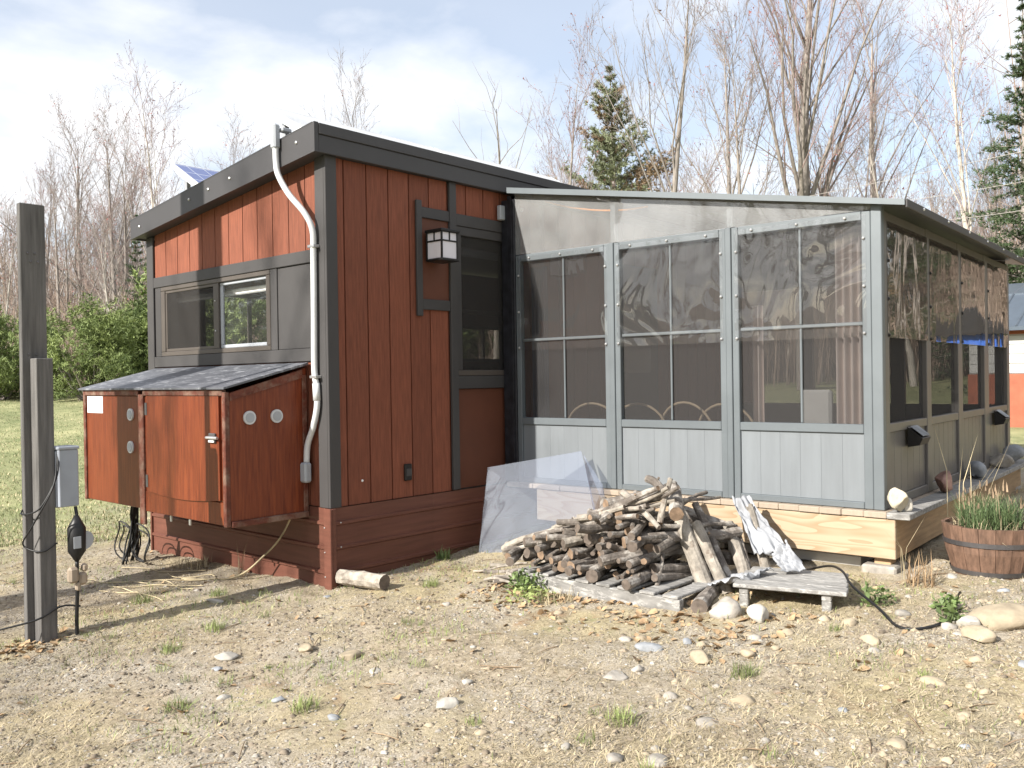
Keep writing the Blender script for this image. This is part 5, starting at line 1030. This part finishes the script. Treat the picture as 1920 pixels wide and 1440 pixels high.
rs_ = mesh_obj('roof', *prism([(sx0 - 0.25, 2.15), (sx0 - 0.25, 2.21), (sx0 + 1.1, 2.82), (sx0 + 1.1, 2.76)], sy0 - 0.2, sy1 + 0.25, 1), 'blue_roof', shed)
mesh_obj('roof_upper', *prism([(sx0 + 1.1, 2.77), (sx0 + 1.1, 2.835), (sx0 + 2.2, 3.10), (sx1 + 0.2, 2.2), (sx1 + 0.2, 2.15), (sx0 + 2.2, 3.04)], sy0 - 0.2, sy1 + 0.25, 1), 'blue_roof', shed)
for yy in np.arange(sy0, sy1 + 0.2, 0.32): mesh_obj('roof_seam', *tube([(sx0 - 0.25, yy, 2.215), (sx0 + 1.1, yy, 2.83), (sx0 + 2.2, yy, 3.105)], 0.016, 4), 'blue_roof', rs_)
sd = bx('door', shed, 'window_frame', (sx0 - 0.03, -2.85, szb + 0.05), (sx0 - 0.0005, -2.25, 2.05)); bolt(sd, (sx0 - 0.031, -2.78, 1.2), (-1, 0, 0), 0.03)
hut = thing('hut', 'small dark-roofed hut with a blue gable just outside the right edge', 'hut', (12.3, -4.3, 0.5))
bx('wall', hut, 'shed_red', (12.0, -4.7, 0.35), (12.9, -3.9, 1.85)); bx('gable', hut, 'blue_paint', (11.99, -4.66, 1.852), (12.9, -3.94, 2.12)); mesh_obj('roof', *prism([(-4.85, 2.10), (-3.75, 2.10), (-4.3, 2.55)], 11.85, 13.0, 0), 'lamp_black', hut)
# pole outside the frame whose shadow crosses the sunlit wall
up = thing('utility_pole', 'tall pole outside the picture whose shadow crosses the sunlit wall', 'pole', (-3.5, 2.12, 0))
mesh_obj('pole_shaft', *tube([(-3.5, 2.12, -0.3), (-3.5, 2.12, 6.5)], [0.19, 0.15], 14), 'post_wood', up, smooth=True); bx('side_board', up, 'post_wood', (-3.58, 2.26, -0.3), (-3.42, 2.32, 6.0))
# overhead wires on the right
for i, (p0, p1, lab) in enumerate((((1380, 384, 16), (2100, 243, 13), 'upper overhead wire at the right'), ((1660, 372, 16), (2100, 305, 13), 'lower overhead wire at the right'), ((1780, 402, 15), (2100, 360, 13), 'lowest overhead wire at the right'))):
    a = CAM + (CF + CR * (p0[0] - 960) / FPX + CU * (720 - p0[1]) / FPX) * p0[2]; b = CAM + (CF + CR * (p1[0] - 960) / FPX + CU * (720 - p1[1]) / FPX) * p1[2]
    a = a + (a - b) * 0.6
    pts = [a + (b - a) * s - np.array([0, 0, 0.10 * math.sin(math.pi * s)]) for s in np.linspace(0, 1, 9)]
    tag(mesh_obj('overhead_wire', *tube(pts, 0.0042, 5), 'wire_white'), lab, 'wire', 'overhead wires')

# ------------------------------------------------------------------ trees
def rot_dir(d, ang, az):
    d = d / np.linalg.norm(d); r = np.array([0, 0, 1.0]) if abs(d[2]) < 0.95 else np.array([1.0, 0, 0]); a = np.cross(d, r); a /= np.linalg.norm(a); b = np.cross(d, a)
    return d * math.cos(ang) + (a * math.cos(az) + b * math.sin(az)) * math.sin(ang)
class TB:
    def __init__(s): s.V = []; s.T = []; s.n = 0
    def tube(s, P, R, sides):
        V, F = tube(P, R, sides, False); F = np.array(F); s.V.append(V); s.T.append(np.concatenate([F[:, [0, 1, 2]], F[:, [0, 2, 3]]]) + s.n); s.n += len(V)
    def tris(s, V, T_): s.V.append(V); s.T.append(np.asarray(T_) + s.n); s.n += len(V)
    def get(s): return np.concatenate(s.V), np.concatenate(s.T)
def bare_tree(seed, h, r, fork=0.35, spread=0.55, nlimb=16, up=0.25, twig=1.0, lean=0.03, buds=0.0, levels=4, crook=0.10, multi=1):
    rng = np.random.RandomState(seed); tr = TB(); cr = TB(); bd = []
    def branch(p, d, L, r0, lev, sides):
        n = 7 if lev == 0 else (5 if lev == 1 else (4 if lev == 2 else 3)); pts = [p]; dd = d.copy()
        for i in range(n - 1):
            dd = dd + rng.normal(0, crook * (0.28 if lev == 0 else 1.3), 3) + np.array([0, 0, up * (0.15 if lev == 0 else 0.45) / n * 2]); dd /= np.linalg.norm(dd); pts.append(pts[-1] + dd * L / (n - 1))
        rad = np.linspace(r0, r0 * (0.08 if lev == 0 else 0.25), n); P = np.array(pts)
        (tr if lev < 2 else cr).tube(P, rad, sides)
        if lev >= levels:
            if buds and rng.rand() < buds: bd.append(P[-1]); bd.append(P[-2])
            return
        nc = {0: nlimb, 1: 8, 2: 6}.get(lev, 3)
        nc = max(2, int(nc * (0.8 + 0.4 * rng.rand()) * (twig if lev >= 1 else 1)))
        for k in range(nc):
            t = (fork + (1 - fork) * (k + rng.rand()) / nc) if lev == 0 else (0.18 + 0.82 * (k + rng.rand()) / nc)
            t = min(t, 0.985); f = t * (n - 1); i = min(int(f), n - 2); q = P[i] + (P[i + 1] - P[i]) * (f - i); loc = P[i + 1] - P[i]; loc /= np.linalg.norm(loc)
            ang = (spread * rng.uniform(0.7, 1.35)) * (1 - 0.35 * t if lev == 0 else 1); nd = rot_dir(loc, ang, rng.uniform(0, 6.28))
            cl = L * {0: 0.55 * (1.05 - 0.66 * t), 1: 0.42 * (1.1 - 0.5 * t), 2: 0.42}.get(lev, 0.4) * rng.uniform(0.65, 1.25); rr = r0 * (1 - (0.80 if lev == 0 else 0.68) * t) * {0: 0.35, 1: 0.36, 2: 0.45}.get(lev, 0.6) * rng.uniform(0.6, 1.15)
            branch(q, nd, cl, max(rr, 0.007 if lev < 2 else 0.0055), lev + 1, {0: 6, 1: 4}.get(lev, 3))
    for m_ in range(multi):
        a = rng.uniform(0, 6.28); branch(np.array([0.15 * (m_ > 0) * math.cos(a), 0.15 * (m_ > 0) * math.sin(a), -0.3]), np.array([lean * math.cos(a) * (1 + 3 * (m_ > 0)), lean * math.sin(a) * (1 + 3 * (m_ > 0)), 1.0]), h * (1 - 0.12 * m_), r * (1 - 0.2 * m_), 0, 8)
    c = cr.get(); idx = np.zeros(len(c[1]), int)
    if bd:
        B = np.array(bd); B = np.repeat(B, 2, 0) + rng.normal(0, 0.06, (len(B) * 2, 3)); s = 0.022; n = len(B); o = rng.normal(0, s, (n, 3, 3)); V = (B[:, None] + o).reshape(-1, 3); T_ = np.arange(n * 3).reshape(-1, 3)
        c = (np.concatenate([c[0], V]), np.concatenate([c[1], T_ + len(c[0])])); idx = np.concatenate([idx, np.ones(n, int)])
    return tr.get(), c, idx
def conifer(seed, h, r, base=0.12, width=0.22, nwh=26, per=5, droop=0.15, dens=1.0, taper=1.0, rust=0.0, ragged=0.25, nl=0.16):
    rng = np.random.RandomState(seed); tr = TB(); cr = TB(); mi = []
    tr.tube(np.array([[0, 0, -0.3], [0.01 * h * rng.randn(), 0.01 * h * rng.randn(), h * 0.5], [0, 0, h]]), [r, r * 0.6, 0.01], 7)
    for i in range(nwh):
        t = base + (1 - base) * (i + 0.5 * rng.rand()) / nwh; z = h * t; wl_ = h * width * (1 - ((t - base) / (1 - base)) ** taper) + 0.05 * h * (1 - t)
        for k in range(per):
            if rng.rand() < 0.12: continue
            L_ = wl_ * rng.uniform(1 - ragged * 1.6, 1 + ragged); az = rng.uniform(0, 6.28); el = rng.uniform(-droop, 0.35) + 0.45 * t
            d = np.array([math.cos(az) * math.cos(el), math.sin(az) * math.cos(el), math.sin(el)]); p0 = np.array([0, 0, z]); p1 = p0 + d * L_ * 0.55; p2 = p0 + d * L_ + np.array([0, 0, 0.10 * L_ - droop * L_ * 0.5])
            tr.tube(np.array([p0, p1, p2]), [0.02 + 0.010 * L_, 0.012 + 0.004 * L_, 0.005], 3)
            ns_ = max(10, int(L_ * 30 * dens)); s = 0.12 + 0.88 * rng.rand(ns_); q = np.where(s[:, None] < 0.55, p0 + (p1 - p0) * (s / 0.55)[:, None], p1 + (p2 - p1) * ((s - 0.55) / 0.45)[:, None])
            side = np.cross(d, [0, 0, 1]); q = q + np.outer(rng.normal(0, 0.16, ns_) * L_ * (0.35 + 0.5 * s), side) + rng.normal(0, 0.04, (ns_, 3)) * L_
            m_ = 8; C = np.repeat(q, m_, 0); n = len(C); dv = rng.normal(0, 1, (n, 3)) + d * 1.2; dv[:, 2] += 0.25; dv /= np.linalg.norm(dv, axis=1)[:, None]; ln = nl * rng.uniform(0.6, 1.4, n); wv = rng.normal(0, 1, (n, 3)); wv = np.cross(dv, wv); wv /= np.linalg.norm(wv, axis=1)[:, None]
            V = np.stack([C - wv * 0.11 * ln[:, None], C + wv * 0.11 * ln[:, None], C + dv * ln[:, None]], 1).reshape(-1, 3); cr.tris(V, np.arange(n * 3).reshape(-1, 3)); mi.append(np.full(n, int(rng.rand() < rust * (1.3 - t))))
    return tr.get(), cr.get(), np.concatenate(mi)
def bush(seed, h, w, n=900, nl=0.16):
    rng = np.random.RandomState(seed); tr = TB(); cr = TB(); C = []
    lob = [(rng.normal(0, w * 0.26), rng.normal(0, w * 0.26), h * rng.uniform(0.12, 0.80), w * rng.uniform(0.13, 0.26), h * rng.uniform(0.15, 0.28)) for _ in range(16)]
    for (lx, ly, lz, lw, lh) in lob:
        tr.tube(np.array([[lx * 0.2, ly * 0.2, -0.1], [lx * 0.6, ly * 0.6, lz * 0.6], [lx, ly, lz]]), [0.05, 0.03, 0.012], 4)
        k = n // 16; v = rng.normal(0, 1, (k, 3)); v /= np.linalg.norm(v, axis=1)[:, None]; v *= rng.uniform(0.45, 1.08, (k, 1)); C.append(np.array([lx, ly, lz]) + v * [lw, lw, lh])
    C = np.concatenate(C); C = C[C[:, 2] > 0.05]; q = np.repeat(C, 9, 0) + rng.normal(0, 0.03, (len(C) * 9, 3)); m_ = len(q); dv = rng.normal(0, 1, (m_, 3)); dv[:, 2] += 0.6; dv /= np.linalg.norm(dv, axis=1)[:, None]; wv = np.cross(dv, rng.normal(0, 1, (m_, 3))); wv /= np.linalg.norm(wv, axis=1)[:, None]; ln = nl * rng.uniform(0.6, 1.4, m_)
    V = np.stack([q - wv * 0.13 * ln[:, None], q + wv * 0.13 * ln[:, None], q + dv * ln[:, None]], 1).reshape(-1, 3); cr.tris(V, np.arange(m_ * 3).reshape(-1, 3))
    return tr.get(), cr.get(), np.zeros(m_, int)
PROTO = {}
def proto(key, data, tm, cms):
    (tv, tt), (cv, ct), idx = data
    def me(n, V, T_, ms, ix=None):
        o = tri_obj(n, V, T_, None, mats=ms, idx=ix); m_ = o.data; bpy.data.objects.remove(o); return m_
    PROTO[key] = (me('trunk', tv, tt, [tm]), me('crown', cv, ct, cms, idx))
def tree(key, name, label, cat, x_, y_, rot=0.0, s=1.0, group=None, sz=None, dz=0.0):
    z = gz(x_, y_) + dz; e = thing(name, label, cat, (x_, y_, z), group); e.rotation_euler = (0, 0, rot); e.scale = (s, s, sz or s)
    for nm, md in zip(('trunk', 'crown'), PROTO[key]):
        o = bpy.data.objects.new(nm, md); COL.objects.link(o); o.parent = e
    return e
def tree_at(key, name, label, cat, px, d, **k): x_, y_ = bearing(px, d); return tree(key, name, label, cat, x_, y_, **k)
G_, MV = ['twig_grey', 'bud_red'], ['twig_mauve', 'bud_red']
proto('maple', bare_tree(31, 15.0, 0.30, fork=0.24, spread=0.50, nlimb=28, up=0.75, twig=1.0, buds=0.16, levels=4, crook=0.09), 'trunk_grey', MV)
proto('vase', bare_tree(2, 11.6, 0.17, fork=0.34, spread=0.46, nlimb=16, up=0.55, twig=1.0, buds=0.04), 'trunk_grey', G_)
proto('slim', bare_tree(3, 10.0, 0.11, fork=0.30, spread=0.48, nlimb=15, up=0.5, twig=0.9, buds=0.14), 'trunk_grey', MV)
proto('pair', bare_tree(4, 11.0, 0.15, fork=0.30, spread=0.5, nlimb=13, up=0.5, multi=2, buds=0.06), 'trunk_grey', G_)
proto('birch', bare_tree(5, 11.5, 0.12, fork=0.28, spread=0.5, nlimb=15, up=0.35, crook=0.15, buds=0.12), 'trunk_pale', MV)
proto('crooked', bare_tree(6, 9.0, 0.14, fork=0.28, spread=0.6, nlimb=11, up=0.4, crook=0.2, buds=0.06), 'trunk_pale', G_)
proto('sapling', bare_tree(7, 6.0, 0.06, fork=0.15, spread=0.5, nlimb=14, up=0.45, twig=0.9, buds=0.06), 'trunk_pale', G_)
proto('broad', bare_tree(8, 11.5, 0.20, fork=0.25, spread=0.58, nlimb=18, up=0.45, buds=0.08), 'trunk_grey', G_)
proto('snag', bare_tree(9, 9.5, 0.13, fork=0.55, spread=0.6, nlimb=7, up=0.4, twig=0.35, levels=2, crook=0.16), 'trunk_grey', G_)
proto('pine', conifer(1, 13.0, 0.20, base=0.16, width=0.27, nwh=26, per=7, droop=0.0, dens=1.6, taper=1.15, rust=0.5, ragged=0.5, nl=0.16), 'trunk_grey', ['needle_pine', 'needle_rust'])
proto('spruce', conifer(2, 13.0, 0.18, base=0.03, width=0.18, nwh=40, per=6, droop=0.35, dens=1.2, ragged=0.25, nl=0.115), 'trunk_grey', ['needle_spruce', 'needle_spruce'])
proto('thinspruce', conifer(3, 13.0, 0.15, base=0.10, width=0.11, nwh=26, per=5, droop=0.3, dens=1.2, ragged=0.3, nl=0.13), 'trunk_grey', ['needle_spruce', 'needle_pine'])
proto('youngpine', conifer(4, 3.4, 0.06, base=0.02, width=0.36, nwh=11, per=6, droop=0.05, dens=2.0, taper=1.2, ragged=0.35, nl=0.14), 'trunk_grey', ['needle_young', 'needle_young'])
proto('bush', bush(5, 2.9, 3.2, 3000, 0.11), 'trunk_grey', ['needle_young']); proto('bush2', bush(6, 2.6, 2.8, 2600, 0.11), 'trunk_grey', ['needle_pine'])
# single trees that stand out
W = 'woods'
tree_at('maple', 'maple_tree', 'largest bare tree with a wide reddish budding crown behind the porch roof', 'tree', 1512, 28, rot=0.6)
tree_at('vase', 'bare_tree', 'tall slender bare tree with a vase-shaped crown right of the pine', 'tree', 1252, 26, rot=1.0, sz=1.03)
tree_at('slim', 'bare_tree', 'small pinkish bare tree just left of the pine', 'tree', 1062, 34, rot=2.0, s=1.18)
tree_at('pair', 'bare_tree', 'bare tree pair between the vase-shaped tree and the largest tree', 'tree', 1375, 31, rot=0.3, s=1.15)
tree_at('broad', 'bare_tree', 'bare tree with a fine spreading crown right of the largest tree', 'tree', 1640, 33, rot=1.3, s=1.18)
tree_at('crooked', 'bare_tree', 'pale-barked forked tree above the porch eave', 'tree', 1715, 27, rot=2.6, s=0.85)
tree_at('birch', 'birch_tree', 'white crooked birch just left of the right-hand spruce', 'tree', 1838, 27, rot=0.8, s=1.02)
tree_at('pine', 'pine_tree', 'ragged white pine with rusty lower boughs behind the porch', 'tree', 1152, 36, rot=0.4, s=1.0)
tree_at('spruce', 'spruce_tree', 'dark green spruce at the right edge of the picture', 'tree', 1925, 22, rot=0.4, s=0.76)
tree_at('thinspruce', 'spruce_tree', 'small spruce tip above the left end of the porch roof', 'tree', 1017, 52, s=0.88)
tree_at('thinspruce', 'spruce_tree', 'dark spruce tip peeking over the cabin roof', 'tree', 625, 48, s=1.02)
tree_at('snag', 'dead_tree', 'dead broken tree above the middle of the cabin roof', 'tree', 932, 28, rot=1.2, s=0.96)
tree_at('broad', 'bare_tree', 'leftmost tall bare tree with a rounded crown', 'tree', 152, 38, rot=2.2, s=0.93)
tree_at('pair', 'bare_tree', 'bare double-stemmed tree in the middle of the left group', 'tree', 222, 37, rot=1.2, s=0.99)
tree_at('birch', 'birch_tree', 'white-limbed birch behind the low end of the cabin roof', 'tree', 300, 36, rot=2.4, s=0.99)
tree_at('thinspruce', 'spruce_tree', 'green conifer hugging the left corner of the cabin', 'tree', 262, 33, rot=1.0, s=0.52)
tree_at('sapling', 'birch_tree', 'thin white sapling at the far left edge', 'tree', 8, 30, rot=0.5, s=1.0)
tree_at('sapling', 'birch_tree', 'pale sapling standing over the green bushes', 'tree', 222, 31, rot=1.5, s=0.95)
tree_at('vase', 'bare_tree', 'faint bare treetop over the middle of the cabin roof', 'tree', 700, 46, rot=0.2, s=1.22); tree_at('broad', 'bare_tree', 'dark twiggy treetop behind the blue solar panel', 'tree', 432, 44, rot=0.2, s=0.98)
# green bushes on the left
bl = ['green bush at the far left edge', 'green bush beside the double post', 'largest bright green bush between post and cabin', 'green bush touching the cabin corner', 'low green bush behind the cabinet roof', 'darker green bush behind the bright one']
for i, (px, d, k, s) in enumerate(((-14, 29, 'bush', 1.05), (104, 33, 'bush2', 0.72), (176, 28, 'bush', 0.95), (268, 30, 'bush', 1.12), (222, 33, 'youngpine', 0.85), (48, 35, 'youngpine', 1.0))): tree_at(k, 'green_bush', bl[i], 'bush', px, d, rot=i * 1.1, s=s, group='green bushes along the lawn')
for i, (px, d) in enumerate(((340, 31), (420, 33), (520, 33), (640, 34), (-90, 30), (-200, 30), (760, 36), (900, 38))): tree_at('youngpine' if i % 2 else 'bush', 'green_bush', s=1.7 if px > 300 else 1.0, label='green bush hidden behind the cabin seen through its windows' if px > 300 else 'green bush just outside the left edge', cat='bush', px=px, d=d, rot=i * 0.9, group='green bushes along the lawn')
# the wood behind: repeated trees
rt = random.Random(9); keys = ['vase', 'slim', 'pair', 'birch', 'broad', 'crooked', 'sapling', 'sapling', 'slim']
for i in range(78):
    px = -60 + 380 * rt.random() if i < 11 else 980 + 1000 * rt.random(); d = rt.uniform(38, 58) if i % 3 else rt.uniform(31, 40); k = rt.choice(keys)
    LD = {'vase': 'tall vase-shaped', 'slim': 'slender reddish', 'pair': 'double-stemmed', 'birch': 'white-barked', 'broad': 'broad-crowned', 'crooked': 'crooked pale', 'sapling': 'small pale'}[k]
    WH = 'far left edge' if px < 40 else 'post' if px < 110 else 'left bushes' if px < 230 else 'cabin corner' if px < 400 else 'cabin roof end' if px < 1090 else 'pine' if px < 1210 else 'porch roof left of the largest tree' if px < 1420 else 'largest tree' if px < 1600 else 'porch eave' if px < 1780 else 'right-hand spruce' if px < 1930 else 'right edge'
    tree_at(k, 'bare_tree', '%s bare tree standing %s behind the %s' % (LD, 'far' if d > 46 else 'close' if d < 38 else 'midway', WH), 'tree', px, d, rot=rt.uniform(0, 6.28), s=rt.uniform(0.62, 0.92) * (d / 42) ** 0.5, group='bare trees in the left-hand wood' if px < 500 else 'bare trees in the wood behind the porch')
# trees around the yard outside the picture, seen only as reflections and faint shadows
for i, (x_, y_, k, s) in enumerate(((-27, 6, 'maple', .9), (-30, -4, 'broad', 1), (-34, 14, 'pair', 1), (-26, -12, 'vase', 1), (-33, 1, 'spruce', .9), (-29, 20, 'pine', .9), (-22, -20, 'broad', 1), (-12, -27, 'maple', .9), (-8, -20, 'broad', 1.0), (-13, -21, 'vase', 1.0), (-4, -21, 'pair', 1.0), (2, -28, 'pair', 1.1), (12, -24, 'broad', 1.1), (20, -20, 'vase', 1.1), (24, -13, 'pine', .9), (28, -9, 'broad', 1.1), (30, -16, 'maple', 0.9), (-36, 8, 'birch', 1.1), (-16, 28, 'pine', 0.8), (-20, 24, 'spruce', 0.7), (-12, 32, 'broad', 1.0), (-31, -18, 'slim', 1.2), (26, -5, 'slim', 1.1), (33, -3, 'pair', 1), (31, -10, 'spruce', 1), (36, -7, 'vase', 1.1))):
    tree(k, 'bare_tree', 'tree outside the picture round the yard', 'tree', x_, y_, rot=i, s=s, group='trees outside the picture')
tree('slim', 'bare_tree', 'bare tree outside the picture casting faint limb shadows on the sunlit wall', 'tree', -11.0, 3.0, rot=0.7, s=0.95)
# undergrowth and the far wood as one mass
def sticks(n, px0, px1, d0, d1, hmin, hmax, rng, thick, dens=None):
    px = rng.uniform(px0, px1, n); d = rng.uniform(d0, d1, n); b = CAM[:2] + d[:, None] * (CF[:2] + np.outer((px - 960) / FPX, CR[:2])); z = ground_z(b[:, 0], b[:, 1], False); P = np.stack([b[:, 0], b[:, 1], z], 1)
    h = rng.uniform(hmin, hmax, n) * (0.75 + 0.9 * (vnoise(b[:, 0] * 0.3, b[:, 1] * 0.3))); parts = []
    def cards(p, dv, L_, w_):
        wv = np.cross(dv, rng.normal(0, 1, dv.shape)); wv /= np.linalg.norm(wv, axis=1)[:, None]; wv2 = np.cross(dv, wv); m_ = len(p)
        V = np.stack([p + wv * w_[:, None], p - 0.5 * wv * w_[:, None] + 0.87 * wv2 * w_[:, None], p - 0.5 * wv * w_[:, None] - 0.87 * wv2 * w_[:, None], p + dv * L_[:, None]], 1).reshape(-1, 3); b4 = np.arange(m_)[:, None] * 4
        return V, np.concatenate([b4 + [0, 1, 3], b4 + [1, 2, 3], b4 + [2, 0, 3]], 1).reshape(-1, 3)
    dv = rng.normal(0, 0.10, (n, 3)); dv[:, 2] = 1; dv /= np.linalg.norm(dv, axis=1)[:, None]; parts.append(cards(P, dv, h, thick * (0.5 + h / hmax)))
    for k in range(9):
        t = rng.uniform(0.2, 0.95, n); q = P + dv * (h * t)[:, None]; bd = rng.normal(0, 0.75, (n, 3)); bd[:, 2] = np.abs(bd[:, 2]) * 0.5 + 0.55; bd /= np.linalg.norm(bd, axis=1)[:, None]; parts.append(cards(q, bd, h * 0.36 * (1.15 - t) * rng.uniform(0.5, 1.3, n) + 0.25, np.full(n, thick * 0.45)))
    return catT(parts)
RU = np.random.RandomState(12)
kind(tri_obj('undergrowth', *catT([sticks(1900, -150, 330, 32, 42, 1.4, 4.0, RU, 0.016), sticks(3200, 950, 2500, 30, 46, 1.6, 5.0, RU, 0.02), sticks(1500, 1950, 2900, 24, 40, 4.5, 9.0, RU, 0.03), sticks(900, 330, 950, 36, 46, 1.2, 3.5, RU, 0.018)]), 'brush'), 'stuff')
kind(tri_obj('far_wood', *catT([sticks(4200, -300, 2300, 48, 95, 4.5, 9.0, RU, 0.04)]), 'brush'), 'stuff')
kind(tri_obj('wood_round_yard', *catT([(lambda V, T_: (V, T_))(*(lambda n: (lambda a, d: blades(n, np.stack([CAM[0] + d * np.cos(a), CAM[1] + d * np.sin(a), ground_z(CAM[0] + d * np.cos(a), CAM[1] + d * np.sin(a), False)], 1), 3.6, 0.05, 0.25, RU))(RU.uniform(2.2, 6.35, n), RU.uniform(27, 45, n)))(3500))]), 'brush'), 'stuff')
